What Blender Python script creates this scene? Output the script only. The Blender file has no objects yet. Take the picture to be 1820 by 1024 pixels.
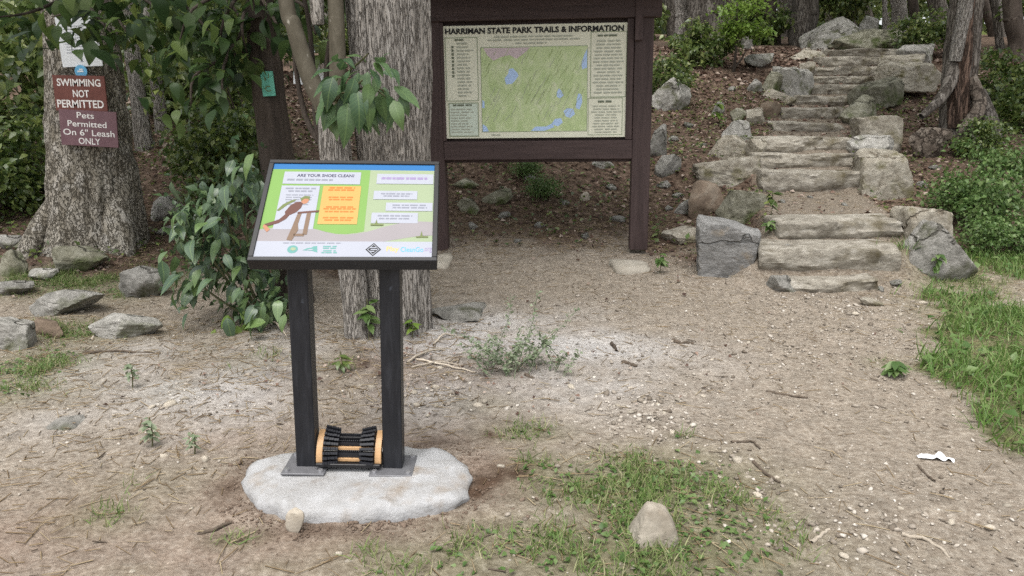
import bpy, math, random
import numpy as np
from mathutils import Vector, Matrix

# ------------------------------------------------------------------ camera, world, sun, exposure
S = bpy.context.scene
COL = S.collection
FPX = 1349.0
PITCH = math.radians(14)
CAM = np.array([0, 0, 1.5])
cd = bpy.data.cameras.new('camera'); cam = bpy.data.objects.new('camera', cd); COL.objects.link(cam)
cam.location = CAM; cam.rotation_euler = (math.radians(90) - PITCH, 0, 0)
cd.sensor_width = 36; cd.lens = 36 * FPX / 1820; cd.clip_end = 600; cd.clip_start = 0.05
S.camera = cam
SUN_EL, SUN_AZ = math.radians(70), math.radians(200)     # azimuth from +Y, clockwise: behind the camera
w = bpy.data.worlds.new('World'); S.world = w; w.use_nodes = True
nt = w.node_tree; bg = nt.nodes['Background']
sky = nt.nodes.new('ShaderNodeTexSky'); sky.sky_type = 'NISHITA'; sky.sun_disc = False
sky.sun_elevation = SUN_EL; sky.sun_rotation = SUN_AZ; sky.dust_density = 3.0
hs = nt.nodes.new('ShaderNodeHueSaturation'); hs.inputs['Saturation'].default_value = 0.16
nt.links.new(sky.outputs[0], hs.inputs['Color']); nt.links.new(hs.outputs[0], bg.inputs[0])
bg.inputs[1].default_value = 0.15
sl = bpy.data.lights.new('sun', 'SUN'); sl.energy = 1.5; sl.angle = math.radians(45); sl.color = (1, .96, .9)
so = bpy.data.objects.new('sun', sl); COL.objects.link(so)
sd = Vector((math.sin(SUN_AZ) * math.cos(SUN_EL), math.cos(SUN_AZ) * math.cos(SUN_EL), math.sin(SUN_EL)))
so.rotation_euler = sd.to_track_quat('Z', 'Y').to_euler()
S.view_settings.view_transform = 'Standard'; S.view_settings.look = 'None'
S.view_settings.exposure = 0.92; S.view_settings.gamma = 1
S.render.engine = 'CYCLES'
S.cycles.use_denoising = False; S.cycles.max_bounces = 6; S.cycles.transparent_max_bounces = 4
S.cycles.diffuse_bounces = 3; S.cycles.glossy_bounces = 2; S.cycles.transmission_bounces = 2

# ------------------------------------------------------------------ numbers
RNG = np.random.default_rng(11)
random.seed(5)

def _hash(ix, iy, iz):
    h = (ix.astype(np.int64) * 374761393 + iy.astype(np.int64) * 668265263 + iz.astype(np.int64) * 2147483647) & 0xffffffff
    h = ((h ^ (h >> 13)) * 1274126177) & 0xffffffff
    h = ((h ^ (h >> 16)) * 2246822519) & 0xffffffff
    return ((h ^ (h >> 15)) & 0xffff) / 65535.0

def vnoise(x, y, z):
    x, y, z = np.broadcast_arrays(np.asarray(x, float), np.asarray(y, float), np.asarray(z, float))
    ix, iy, iz = np.floor(x), np.floor(y), np.floor(z)
    fx, fy, fz = x - ix, y - iy, z - iz
    fx, fy, fz = (t * t * (3 - 2 * t) for t in (fx, fy, fz))
    r = 0
    for a in (0, 1):
        for b in (0, 1):
            for c in (0, 1):
                r = r + _hash(ix + a, iy + b, iz + c) * (fx if a else 1 - fx) * (fy if b else 1 - fy) * (fz if c else 1 - fz)
    return r * 2 - 1

def fbm(x, y, z=0.0, oct=4):
    r, a, s = 0, 1.0, 1.0
    for i in range(oct):
        r = r + a * vnoise(np.asarray(x) * s + 17.3 * i, np.asarray(y) * s - 9.1 * i, np.asarray(z) * s + 3.7 * i)
        a *= .5; s *= 2.03
    return r

def sstep(a, b, x):
    t = np.clip((x - a) / (b - a), 0, 1)
    return t * t * (3 - 2 * t)

FW = np.array([0, math.cos(PITCH), -math.sin(PITCH)]); UP = np.array([0, math.sin(PITCH), math.cos(PITCH)]); RT = np.array([1., 0, 0])
def ray(px, py):
    return FW + RT * (px - 910) / FPX + UP * (512 - py) / FPX
def at(px, py, Y):
    d = ray(px, py); return CAM + d * (Y / d[1])

# stone steps: left px, right px, distance, low z, high z
STEPS = [(1418, 1570, 5.87, .0, .10), (1357, 1609, 6.12, .09, .302), (1383, 1603, 6.59, .302, .465), (1360, 1525, 8.65, .465, .70),
         (1357, 1514, 9.02, .70, .863), (1355, 1506, 9.42, .863, 1.031), (1379, 1491, 11.2, 1.031, 1.173), (1398, 1495, 11.78, 1.173, 1.364),
         (1416, 1529, 13.4, 1.364, 1.553), (1446, 1540, 13.8, 1.553, 1.736), (1450, 1573, 14.2, 1.736, 1.90), (1446, 1575, 14.7, 1.90, 2.085),
         (1462, 1603, 15.2, 2.085, 2.28), (1472, 1608, 15.7, 2.28, 2.46)]
def stepx(px, d, z):
    depth = d * math.cos(PITCH) + (1.5 - z) * math.sin(PITCH)
    return (px - 910) / FPX * depth
SX = [(stepx(a, d, h), stepx(b, d, h)) for a, b, d, l, h in STEPS]
_cy, _cz = [-20, 5.7], [0, 0]
for a, b, d, l, h in STEPS:
    _cy += [d - .02, d + .16]; _cz += [l - .005, h - .035]
_cy += [17, 22, 40, 130]; _cz += [2.5, 3.1, 4.6, 10]
_sy = [s[2] for s in STEPS]; _sc = [(a + b) / 2 for a, b in SX]; _sw = [(b - a) / 2 for a, b in SX]
PY = [-20, 5.9, 6.6, 7.4, 8.65, 9.4, 11.2, 13.4, 15.2, 16.5, 22, 40, 130]
PZ = [0, 0, .05, .10, .42, .74, 1.08, 1.5, 2.1, 2.45, 3.1, 4.6, 10]
def H(x, y):
    x = np.asarray(x, float); y = np.asarray(y, float)
    b = np.interp(y, PY, PZ) * (1 - .2 * sstep(-1.5, -5, x))
    far = sstep(6.8, 10, y)
    n = fbm(x * .7, y * .7, 1.3, 3) * (.018 + .10 * far) + fbm(x * 3.1, y * 3.1, 5.1, 3) * (.010 + .02 * far)
    n = n + .05 * sstep(-1.2, -2.2, x) * sstep(3.6, 5.2, y) * fbm(x * 1.3 + 4, y * 1.3, 2, 2)
    c = np.interp(y, _cy, _cz)
    k = (1 - sstep(0.02, .35, np.abs(x - np.interp(y, _sy, _sc)) - np.interp(y, _sy, _sw))) * sstep(5.6, 5.85, y) * (1 - sstep(16, 20, y))
    z = (b + n) * (1 - k) + (c + n * .12) * k
    z = z - .03 * np.exp(-(((x + .6) / .36) ** 2 + ((y - 2.76) / .17) ** 2) ** 2)
    return z
def h1(x, y): return float(H(np.array([x]), np.array([y]))[0])
_T = np.concatenate([np.linspace(1.2, 20, 2400), np.linspace(20, 90, 800)])
def gp(px, py):
    d = ray(px, py); P = CAM[None] + d[None] * (_T[:, None] / d[1])
    below = P[:, 2] < H(P[:, 0], P[:, 1])
    i = int(np.argmax(below)) if below.any() else len(_T) - 1
    return P[i]
def axd(p): return float((np.asarray(p) - CAM) @ FW)

# ------------------------------------------------------------------ objects
def tag(o, label=None, cat=None, group=None, kind=None):
    if label: o['label'] = label
    if cat: o['category'] = cat
    if group: o['group'] = group
    if kind: o['kind'] = kind
    return o
def link(o, parent=None):
    COL.objects.link(o)
    if parent is not None: o.parent = parent
    return o
def empty(name, loc, rot=(0, 0, 0)):
    o = bpy.data.objects.new(name, None); o.location = loc; o.rotation_euler = rot; o.empty_display_size = .1
    return link(o)
def npmesh(name, V, F, mats=None, smooth=False, mi=None):
    V = np.asarray(V, np.float32); F = np.asarray(F, np.int32)
    me = bpy.data.meshes.new(name)
    n, k = F.shape
    me.vertices.add(len(V)); me.vertices.foreach_set('co', V.ravel())
    me.loops.add(n * k); me.loops.foreach_set('vertex_index', F.ravel())
    me.polygons.add(n); me.polygons.foreach_set('loop_start', np.arange(0, n * k, k, dtype=np.int32))
    if mi is not None: me.polygons.foreach_set('material_index', np.asarray(mi, np.int32))
    if smooth: me.polygons.foreach_set('use_smooth', np.ones(n, bool))
    me.update(calc_edges=True); me.validate()
    for m in (mats or []): me.materials.append(m)
    return me
def obj(name, me, parent=None, loc=None):
    o = bpy.data.objects.new(name, me)
    if loc is not None: o.location = loc
    return link(o, parent)
class MB:
    def __init__(s): s.v, s.f, s.m = [], [], []
    def add(s, v, f, m=0):
        k = len(s.v); s.v += [tuple(p) for p in v]; s.f += [tuple(i + k for i in q) for q in f]; s.m += [m] * len(f)
    def box(s, a, b, m=0, bev=0.0):
        (x0, y0, z0), (x1, y1, z1) = a, b
        if bev <= 0:
            s.add([(x0,y0,z0),(x1,y0,z0),(x1,y1,z0),(x0,y1,z0),(x0,y0,z1),(x1,y0,z1),(x1,y1,z1),(x0,y1,z1)],
                  [(0,3,2,1),(4,5,6,7),(0,1,5,4),(1,2,6,5),(2,3,7,6),(3,0,4,7)], m)
        else:
            V = []
            for z, c in ((z0, bev), (z0 + bev, 0), (z1 - bev, 0), (z1, bev)):
                e = bev
                X0, X1, Y0, Y1 = x0 + c, x1 - c, y0 + c, y1 - c
                V += [(X0 + e, Y0, z), (X1 - e, Y0, z), (X1, Y0 + e, z), (X1, Y1 - e, z), (X1 - e, Y1, z), (X0 + e, Y1, z), (X0, Y1 - e, z), (X0, Y0 + e, z)]
            F = [tuple(range(7, -1, -1)), tuple(range(24, 32))]
            for r in range(3):
                for i in range(8):
                    j = (i + 1) % 8; F.append((r*8+i, r*8+j, r*8+8+j, r*8+8+i))
            s.add(V, F, m)
    def tube(s, pts, rad, n=8, m=0, cap=True):
        V, F = tube(pts, rad, n); s.add(V, F, m)
        if cap:
            k = len(s.v) - len(V)
            s.f.append(tuple(k + i for i in range(n - 1, -1, -1))); s.m.append(m)
            s.f.append(tuple(len(s.v) - n + i for i in range(n))); s.m.append(m)
    def poly(s, pts, m=0): s.add(pts, [tuple(range(len(pts)))], m)
    def build(s, name, mats, parent=None, smooth=False, loc=None):
        me = bpy.data.meshes.new(name); me.from_pydata(s.v, [], s.f)
        for q in (mats if isinstance(mats, (list, tuple)) else [mats]): me.materials.append(q)
        me.polygons.foreach_set('material_index', s.m)
        if smooth: me.polygons.foreach_set('use_smooth', [True] * len(s.f))
        me.update()
        return obj(name, me, parent, loc)
def spline(pts, n):
    P = np.asarray(pts, float); t = np.linspace(0, len(P) - 1, n); i = np.clip(t.astype(int), 0, len(P) - 2); f = (t - i)[:, None]
    g = lambda k: P[np.clip(k, 0, len(P) - 1)]
    a, b, c, d = g(i - 1), g(i), g(i + 1), g(i + 2)
    return .5 * (2 * b + (c - a) * f + (2 * a - 5 * b + 4 * c - d) * f ** 2 + (3 * b - a - 3 * c + d) * f ** 3)
def frames(P):
    T = np.gradient(P, axis=0); T /= np.linalg.norm(T, axis=1)[:, None] + 1e-9
    ref = np.array([0, 1., 0]) if abs(T[:, 2]).mean() > .5 else np.array([0, 0, 1.])
    A = np.cross(ref, T); A /= np.linalg.norm(A, axis=1)[:, None] + 1e-9
    return T, A, np.cross(T, A)
def tube(pts, rad, n=8, rfun=None):
    P = np.asarray(pts, float); rad = np.broadcast_to(np.asarray(rad, float), (len(P),))
    T, A, B = frames(P); th = np.linspace(0, 2 * math.pi, n, endpoint=False)
    R = rad[:, None] * np.ones(n)[None]
    if rfun is not None: R = R * rfun(th[None], np.arange(len(P))[:, None] / (len(P) - 1.0), P)
    V = P[:, None] + R[..., None] * (np.cos(th)[None, :, None] * A[:, None] + np.sin(th)[None, :, None] * B[:, None])
    F = []
    L = len(P)
    i, j = np.meshgrid(np.arange(L - 1), np.arange(n), indexing='ij'); j2 = (j + 1) % n
    F = np.stack([i * n + j, i * n + j2, (i + 1) * n + j2, (i + 1) * n + j], -1).reshape(-1, 4)
    return V.reshape(-1, 3), F
def rots(yaw, pitch, roll):
    cz, sz, cx, sx, cy, sy = np.cos(yaw), np.sin(yaw), np.cos(pitch), np.sin(pitch), np.cos(roll), np.sin(roll)
    o, l = np.zeros_like(yaw), np.ones_like(yaw)
    Z = np.stack([cz, -sz, o, sz, cz, o, o, o, l], -1).reshape(-1, 3, 3)
    X = np.stack([l, o, o, o, cx, -sx, o, sx, cx], -1).reshape(-1, 3, 3)
    Y = np.stack([cy, o, sy, o, l, o, -sy, o, cy], -1).reshape(-1, 3, 3)
    return Z @ X @ Y
def scatter(tv, tf, pos, R, sc):
    tv = np.asarray(tv, float); tf = np.asarray(tf); sc = np.asarray(sc, float)
    if sc.ndim == 1: sc = sc[:, None]
    V = np.einsum('nij,nkj->nki', R, tv[None] * sc[:, None, :]) + pos[:, None]
    F = tf[None] + (np.arange(len(pos)) * len(tv))[:, None, None]
    return V.reshape(-1, 3), F.reshape(-1, tf.shape[1])
def copy_tree(o, parent=None):
    c = o.copy(); COL.objects.link(c)
    if parent is not None: c.parent = parent
    for ch in list(o.children): copy_tree(ch, c)
    return c

# ------------------------------------------------------------------ materials
def newmat(name):
    m = bpy.data.materials.new(name); m.use_nodes = True
    t = m.node_tree; return m, t, t.nodes, t.links, t.nodes['Principled BSDF']
def ramp(N, stops):
    r = N.new('ShaderNodeValToRGB'); e = r.color_ramp.elements
    while len(e) < len(stops): e.new(.5)
    for el, (p, c) in zip(e, stops): el.position = p; el.color = (*c, 1)
    return r
def natural(name, stops, scale=4, stretch=(1, 1, 1), rough=.85, bump=.4, bscale=None, bdist=.02, vor=None, objrand=.25, detail=8, spots=None, distort=.6, cracks=None):
    m, t, N, L, b = newmat(name)
    tc = N.new('ShaderNodeTexCoord'); mp = N.new('ShaderNodeMapping'); mp.inputs['Scale'].default_value = stretch
    L.new(tc.outputs['Object'], mp.inputs['Vector'])
    oi = N.new('ShaderNodeObjectInfo')
    n = N.new('ShaderNodeTexNoise'); n.noise_dimensions = '4D'; n.inputs['Scale'].default_value = scale; n.inputs['Detail'].default_value = detail; n.inputs['Roughness'].default_value = .65; n.inputs['Distortion'].default_value = distort
    mw = N.new('ShaderNodeMath'); mw.operation = 'MULTIPLY'; mw.inputs[1].default_value = 37; L.new(oi.outputs['Random'], mw.inputs[0]); L.new(mw.outputs[0], n.inputs['W'])
    L.new(mp.outputs[0], n.inputs['Vector'])
    r = ramp(N, stops); L.new(n.outputs['Fac'], r.inputs[0]); c = r.outputs[0]
    if spots:
        n3 = N.new('ShaderNodeTexNoise'); n3.inputs['Scale'].default_value = spots[0]; n3.inputs['Detail'].default_value = 6; L.new(tc.outputs['Object'], n3.inputs['Vector'])
        r3 = ramp(N, [(spots[2], (0, 0, 0)), (spots[3], (1, 1, 1))]); L.new(n3.outputs['Fac'], r3.inputs[0])
        mx = N.new('ShaderNodeMixRGB'); L.new(r3.outputs[0], mx.inputs[0]); L.new(c, mx.inputs[1]); mx.inputs[2].default_value = (*spots[1], 1); c = mx.outputs[0]
    if cracks:
        nd = N.new('ShaderNodeTexNoise'); nd.inputs['Scale'].default_value = cracks[0] * 1.3; nd.inputs['Detail'].default_value = 5; L.new(mp.outputs[0], nd.inputs['Vector'])
        va = N.new('ShaderNodeMixRGB'); va.inputs[0].default_value = cracks[3] if len(cracks) > 3 else .25; L.new(mp.outputs[0], va.inputs[1]); L.new(nd.outputs['Color'], va.inputs[2])
        vc = N.new('ShaderNodeTexVoronoi'); vc.feature = 'DISTANCE_TO_EDGE'; vc.inputs['Scale'].default_value = cracks[0]; L.new(va.outputs[0], vc.inputs['Vector'])
        rc = ramp(N, [(0, (0, 0, 0)), (cracks[1], (1, 1, 1))]); L.new(vc.outputs['Distance'], rc.inputs[0])
        m2 = N.new('ShaderNodeMixRGB'); L.new(rc.outputs[0], m2.inputs[0]); m2.inputs[1].default_value = (*cracks[2], 1); L.new(c, m2.inputs[2]); c = m2.outputs[0]
    if objrand:
        hv = N.new('ShaderNodeHueSaturation'); mr = N.new('ShaderNodeMapRange'); mr.inputs[3].default_value = 1 - objrand; mr.inputs[4].default_value = 1 + objrand
        L.new(oi.outputs['Random'], mr.inputs[0]); L.new(mr.outputs[0], hv.inputs['Value']); L.new(c, hv.inputs['Color']); c = hv.outputs[0]
    L.new(c, b.inputs['Base Color']); b.inputs['Roughness'].default_value = rough
    b.inputs['Specular IOR Level'].default_value = .3
    if bump:
        n2 = N.new('ShaderNodeTexNoise'); n2.inputs['Scale'].default_value = bscale or scale * 4; n2.inputs['Detail'].default_value = 8; n2.inputs['Roughness'].default_value = .7
        L.new(mp.outputs[0], n2.inputs['Vector'])
        bp = N.new('ShaderNodeBump'); bp.inputs['Strength'].default_value = bump; bp.inputs['Distance'].default_value = bdist
        hgt = n2.outputs['Fac']
        if vor:
            v = N.new('ShaderNodeTexVoronoi'); v.feature = 'DISTANCE_TO_EDGE'; v.inputs['Scale'].default_value = vor; L.new(mp.outputs[0], v.inputs['Vector'])
            mn = N.new('ShaderNodeMath'); mn.operation = 'MINIMUM'; mn.inputs[1].default_value = .25; L.new(v.outputs['Distance'], mn.inputs[0])
            ad = N.new('ShaderNodeMath'); ad.operation = 'MULTIPLY_ADD'; ad.inputs[1].default_value = 3; L.new(mn.outputs[0], ad.inputs[0]); L.new(n2.outputs['Fac'], ad.inputs[2]); hgt = ad.outputs[0]
        if cracks:
            ac = N.new('ShaderNodeMath'); ac.operation = 'ADD'; L.new(rc.outputs[0], ac.inputs[0]); L.new(hgt, ac.inputs[1]); hgt = ac.outputs[0]
        L.new(hgt, bp.inputs['Height']); L.new(bp.outputs[0], b.inputs['Normal'])
    return m
def plain(name, col, rough=.5, metal=0, var=.12, scale=30, spec=.4):
    m, t, N, L, b = newmat(name)
    tc = N.new('ShaderNodeTexCoord'); n = N.new('ShaderNodeTexNoise'); n.inputs['Scale'].default_value = scale; n.inputs['Detail'].default_value = 6
    L.new(tc.outputs['Object'], n.inputs['Vector'])
    r = ramp(N, [(.3, tuple(c * (1 - var) for c in col)), (.7, tuple(min(1, c * (1 + var)) for c in col))]); L.new(n.outputs['Fac'], r.inputs[0])
    L.new(r.outputs[0], b.inputs['Base Color']); b.inputs['Roughness'].default_value = rough; b.inputs['Metallic'].default_value = metal; b.inputs['Specular IOR Level'].default_value = spec
    return m
def leafmat(name, cols, rough=.45, transl=.3, spec=.4, veins=False):
    m, t, N, L, b = newmat(name)
    g = N.new('ShaderNodeNewGeometry'); oi = N.new('ShaderNodeObjectInfo'); a = N.new('ShaderNodeMath'); a.operation = 'ADD'
    L.new(g.outputs['Random Per Island'], a.inputs[0]); L.new(oi.outputs['Random'], a.inputs[1])
    fr = N.new('ShaderNodeMath'); fr.operation = 'FRACT'; L.new(a.outputs[0], fr.inputs[0])
    k = len(cols) - 1
    r = ramp(N, [(i / k, c) for i, c in enumerate(cols)]); L.new(fr.outputs[0], r.inputs[0])
    tc = N.new('ShaderNodeTexCoord'); n = N.new('ShaderNodeTexNoise'); n.inputs['Scale'].default_value = 25; n.inputs['Detail'].default_value = 4; L.new(tc.outputs['Object'], n.inputs['Vector'])
    hv = N.new('ShaderNodeHueSaturation'); mr = N.new('ShaderNodeMapRange'); mr.inputs[3].default_value = .7; mr.inputs[4].default_value = 1.3
    L.new(n.outputs['Fac'], mr.inputs[0]); L.new(mr.outputs[0], hv.inputs['Value']); L.new(r.outputs[0], hv.inputs['Color'])
    if veins:                                                  # pale midrib and side veins of the leaf blade, in the leaf's own coordinates
        sx = N.new('ShaderNodeSeparateXYZ'); L.new(tc.outputs['Object'], sx.inputs[0])
        ab = N.new('ShaderNodeMath'); ab.operation = 'ABSOLUTE'; L.new(sx.outputs[0], ab.inputs[0])
        lt = N.new('ShaderNodeMapRange'); lt.inputs[1].default_value = .008; lt.inputs[2].default_value = .026; lt.inputs[3].default_value = .55; lt.inputs[4].default_value = 0; L.new(ab.outputs[0], lt.inputs[0])
        d1 = N.new('ShaderNodeMath'); d1.operation = 'MULTIPLY_ADD'; d1.inputs[1].default_value = -.8; L.new(ab.outputs[0], d1.inputs[0]); L.new(sx.outputs[1], d1.inputs[2])
        d2 = N.new('ShaderNodeMath'); d2.operation = 'PINGPONG'; d2.inputs[1].default_value = .055; L.new(d1.outputs[0], d2.inputs[0])
        l2 = N.new('ShaderNodeMapRange'); l2.inputs[1].default_value = 0; l2.inputs[2].default_value = .016; l2.inputs[3].default_value = .3; l2.inputs[4].default_value = 0; L.new(d2.outputs[0], l2.inputs[0])
        mxx = N.new('ShaderNodeMath'); mxx.operation = 'MAXIMUM'; L.new(lt.outputs[0], mxx.inputs[0]); L.new(l2.outputs[0], mxx.inputs[1])
        vm = N.new('ShaderNodeMixRGB'); L.new(mxx.outputs[0], vm.inputs[0]); L.new(hv.outputs[0], vm.inputs[1]); vm.inputs[2].default_value = (min(1, cols[-1][0] * 1.6), min(1, cols[-1][1] * 1.5), cols[-1][2] * 1.6, 1); hv = vm
        bpv = N.new('ShaderNodeBump'); bpv.inputs['Strength'].default_value = .5; bpv.inputs['Distance'].default_value = .006; L.new(d2.outputs[0], bpv.inputs['Height']); L.new(bpv.outputs[0], b.inputs['Normal'])
    L.new(hv.outputs[0], b.inputs['Base Color']); b.inputs['Roughness'].default_value = rough; b.inputs['Specular IOR Level'].default_value = spec
    tr = N.new('ShaderNodeBsdfTranslucent'); L.new(hv.outputs[0], tr.inputs['Color'])
    mx = N.new('ShaderNodeMixShader'); mx.inputs[0].default_value = transl
    L.new(b.outputs[0], mx.inputs[1]); L.new(tr.outputs[0], mx.inputs[2]); L.new(mx.outputs[0], N['Material Output'].inputs[0])
    return m
M = {}
M['granite'] = natural('grey_stone', [(.28, (.13, .125, .11)), (.44, (.26, .25, .225)), (.56, (.36, .345, .315)), (.72, (.49, .475, .44))], 12, rough=.9, bump=.9, bscale=26, bdist=.03, spots=(5, (.10, .105, .055), .54, .68), cracks=(1.7, .022, (.15, .14, .12), .6))
M['tan'] = natural('tan_stone', [(.28, (.14, .12, .09)), (.44, (.28, .25, .20)), (.58, (.38, .35, .29)), (.74, (.50, .47, .41))], 11, rough=.9, bump=.9, bscale=24, bdist=.03, spots=(5, (.14, .125, .06), .54, .70), objrand=.12, cracks=(1.6, .022, (.18, .15, .11), .6))
M['moss'] = natural('mossy_stone', [(.28, (.09, .088, .06)), (.44, (.18, .172, .125)), (.58, (.28, .27, .21)), (.74, (.40, .39, .33))], 11, rough=.95, bump=.9, bscale=22, bdist=.03, spots=(4, (.075, .095, .03), .50, .66), cracks=(1.7, .022, (.09, .085, .06), .6))
M['blue'] = natural('blue_grey_stone', [(.28, (.11, .108, .104)), (.45, (.20, .197, .19)), (.58, (.275, .27, .262)), (.76, (.40, .39, .365))], 9, stretch=(1, 1, 1.8), rough=.85, bump=.9, bscale=22, bdist=.03, spots=(5, (.27, .225, .17), .58, .70), objrand=.05, cracks=(1.6, .018, (.12, .12, .118), .6))
M['brown'] = natural('rusty_stone', [(.25, (.11, .08, .06)), (.5, (.22, .165, .12)), (.75, (.34, .29, .23))], 6, rough=.9, bump=.6, bscale=20)
M['step'] = natural('worn_step_stone', [(.28, (.12, .105, .082)), (.43, (.25, .225, .185)), (.57, (.36, .332, .28)), (.74, (.50, .47, .42))], 12, stretch=(.8, 1, 1.5), rough=.9, bump=.9, bscale=20, bdist=.025, spots=(4, (.12, .10, .06), .55, .72), objrand=.12)
M['slab'] = natural('pale_slab', [(.28, (.225, .20, .18)), (.42, (.325, .32, .315)), (.56, (.385, .385, .388)), (.74, (.47, .472, .478))], 9, rough=.9, bump=.7, bscale=40, bdist=.012, spots=(7, (.27, .23, .19), .58, .74), objrand=0)
M['pebble'] = natural('pale_pebble', [(.25, (.24, .20, .15)), (.5, (.40, .355, .29)), (.75, (.52, .475, .40))], 12, rough=.9, bump=.5, bscale=40, bdist=.008, objrand=.25)
M['bark_grey'] = natural('grey_ridged_bark', [(.28, (.28, .25, .22)), (.42, (.365, .335, .30)), (.56, (.43, .40, .365)), (.75, (.50, .475, .44))], 18, stretch=(1, 1, .11), rough=.95, bump=1.0, bscale=30, bdist=.03, objrand=.06, distort=1.2, cracks=(30, .11, (.235, .205, .175), .16))
M['bark_mottled'] = natural('mottled_bark', [(.30, (.13, .112, .08)), (.43, (.28, .25, .20)), (.55, (.43, .395, .335)), (.70, (.58, .545, .49))], 9, stretch=(1, 1, .5), rough=.95, bump=1.0, bscale=26, bdist=.03, objrand=.05, spots=(6, (.48, .45, .40), .56, .64), cracks=(11, .12, (.18, .155, .115), .5))
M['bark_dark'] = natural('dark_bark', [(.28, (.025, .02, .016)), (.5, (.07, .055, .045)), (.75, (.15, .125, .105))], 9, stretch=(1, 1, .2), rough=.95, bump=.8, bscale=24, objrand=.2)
M['bark_smooth'] = natural('smooth_olive_bark', [(.28, (.05, .043, .028)), (.5, (.10, .087, .062)), (.72, (.16, .142, .108))], 8, stretch=(1, 1, .5), rough=.8, bump=.25, bscale=30, objrand=.05, spots=(14, (.36, .34, .29), .66, .72))
M['bark_far'] = natural('far_bark', [(.28, (.07, .06, .05)), (.5, (.17, .15, .13)), (.75, (.30, .275, .25))], 9, stretch=(1, 1, .2), rough=.95, bump=.8, bscale=18, objrand=.3, cracks=(14, .16, (.055, .045, .037), .2))
M['dead_wood'] = natural('reddish_dead_wood', [(.28, (.04, .026, .02)), (.45, (.13, .082, .06)), (.6, (.22, .15, .115)), (.8, (.36, .29, .245))], 11, stretch=(1, 1, .16), rough=.9, bump=1, bscale=30, objrand=.05, cracks=(12, .2, (.035, .022, .016), .2))
M['root_wood'] = natural('grey_root_wood', [(.28, (.06, .045, .035)), (.5, (.16, .13, .105)), (.75, (.29, .255, .215))], 9, stretch=(1, 1, 1), rough=.9, bump=.9, bscale=25, objrand=.1, cracks=(6, .12, (.04, .03, .022), .3))
M['stick'] = natural('dry_stick', [(.3, (.05, .04, .03)), (.7, (.13, .10, .075))], 20, rough=.9, bump=.3)
M['pale_stick'] = natural('bleached_stick', [(.3, (.32, .27, .21)), (.7, (.52, .46, .38))], 20, rough=.9, bump=.3)
M['brown_wood'] = natural('brown_stained_timber', [(.3, (.040, .026, .025)), (.5, (.062, .041, .039)), (.75, (.088, .060, .057))], 5, stretch=(7, 7, .5), rough=.6, bump=.35, bscale=18, bdist=.006, objrand=.08)
M['brown_rail'] = natural('brown_stained_rail', [(.3, (.040, .026, .025)), (.5, (.062, .041, .039)), (.75, (.085, .058, .055))], 5, stretch=(.5, 7, 7), rough=.6, bump=.35, bscale=18, bdist=.006, objrand=.08)
M['black_wood'] = natural('black_painted_timber', [(.3, (.010, .011, .014)), (.5, (.017, .018, .022)), (.8, (.040, .042, .050))], 6, stretch=(6, 6, .8), rough=.42, bump=.3, bscale=20, bdist=.004, objrand=0, spots=(18, (.07, .08, .10), .70, .78))
M['black'] = plain('black_powder_coat', (.012, .012, .014), .38)
M['rubber'] = plain('black_bristle', (.016, .017, .022), .55)
M['steel'] = plain('grey_steel', (.16, .16, .17), .55, .25)
M['boltm'] = plain('bright_bolt', (.55, .55, .57), .35, .8)
M['orange'] = plain('orange_plastic', (.54, .33, .165), .5, var=.08)
M['concrete'] = natural('concrete', [(.3, (.36, .32, .26)), (.7, (.52, .48, .41))], 9, rough=.9, bump=.3)
M['roof'] = natural('dark_shingle', [(.3, (.03, .028, .026)), (.7, (.07, .065, .06))], 12, rough=.9, bump=.4)
def pm(name, c, rough=.5): M[name] = plain(name, c, rough, var=.03, scale=8, spec=.2)
for nm, c in [('p_white', (.33, .345, .395)), ('p_blue', (.02, .125, .32)), ('p_green', (.16, .29, .075)), ('p_pale', (.26, .315, .20)), ('p_orange', (.42, .28, .085)), ('p_red', (.50, .15, .03)),
              ('p_ink', (.03, .03, .07)), ('p_grey', (.20, .21, .25)), ('p_lilac', (.26, .24, .25)), ('p_brown', (.11, .05, .04)), ('p_tan', (.17, .115, .08)), ('p_skin', (.36, .17, .10)), ('p_olive', (.13, .16, .06)),
              ('p_teal', (.11, .27, .25)), ('p_sky', (.10, .36, .62)), ('p_gold', (.70, .42, .10)), ('p_mauve', (.25, .20, .34)),
              ('p_cream', (.76, .76, .62)), ('p_map_ink', (.16, .18, .13)), ('p_map_text', (.42, .44, .36)), ('p_map_line', (.36, .44, .20)), ('p_lake', (.46, .62, .90)), ('p_pink', (.60, .50, .52)), ('p_border', (.28, .34, .22)), ('p_mint', (.62, .70, .60)), ('p_black', (.02, .02, .02))]: pm(nm, c)
M['p_map'] = natural('map_relief_print', [(.28, (.40, .52, .24)), (.45, (.48, .59, .30)), (.58, (.56, .65, .38)), (.75, (.68, .70, .52))], 7, stretch=(2.4, 1, 1.2), rough=.4, bump=0, objrand=0)
M['sign_red'] = natural('weathered_red_brown_paint', [(.3, (.13, .045, .035)), (.7, (.20, .075, .06))], 6, rough=.55, bump=.15, objrand=0)
M['sign_plum'] = natural('faded_plum_brown_paint', [(.3, (.145, .075, .09)), (.7, (.20, .115, .13))], 6, rough=.5, bump=.15, objrand=0)
M['letter'] = plain('white_letter', (.80, .78, .76), .5)
M['sheet'] = plain('white_sheet', (.74, .77, .80), .45, var=.05)
M['teal'] = natural('chipped_teal_paint', [(.3, (.10, .36, .27)), (.6, (.17, .52, .41)), (.8, (.24, .60, .48))], 18, rough=.6, bump=.3, objrand=0)
M['bluetag'] = plain('blue_marker', (.13, .42, .68), .4)
M['paper'] = plain('white_tissue', (.86, .87, .90), .8)
G1 = [(.022, .045, .012), (.040, .075, .018), (.060, .105, .026), (.085, .13, .035)]
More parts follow.
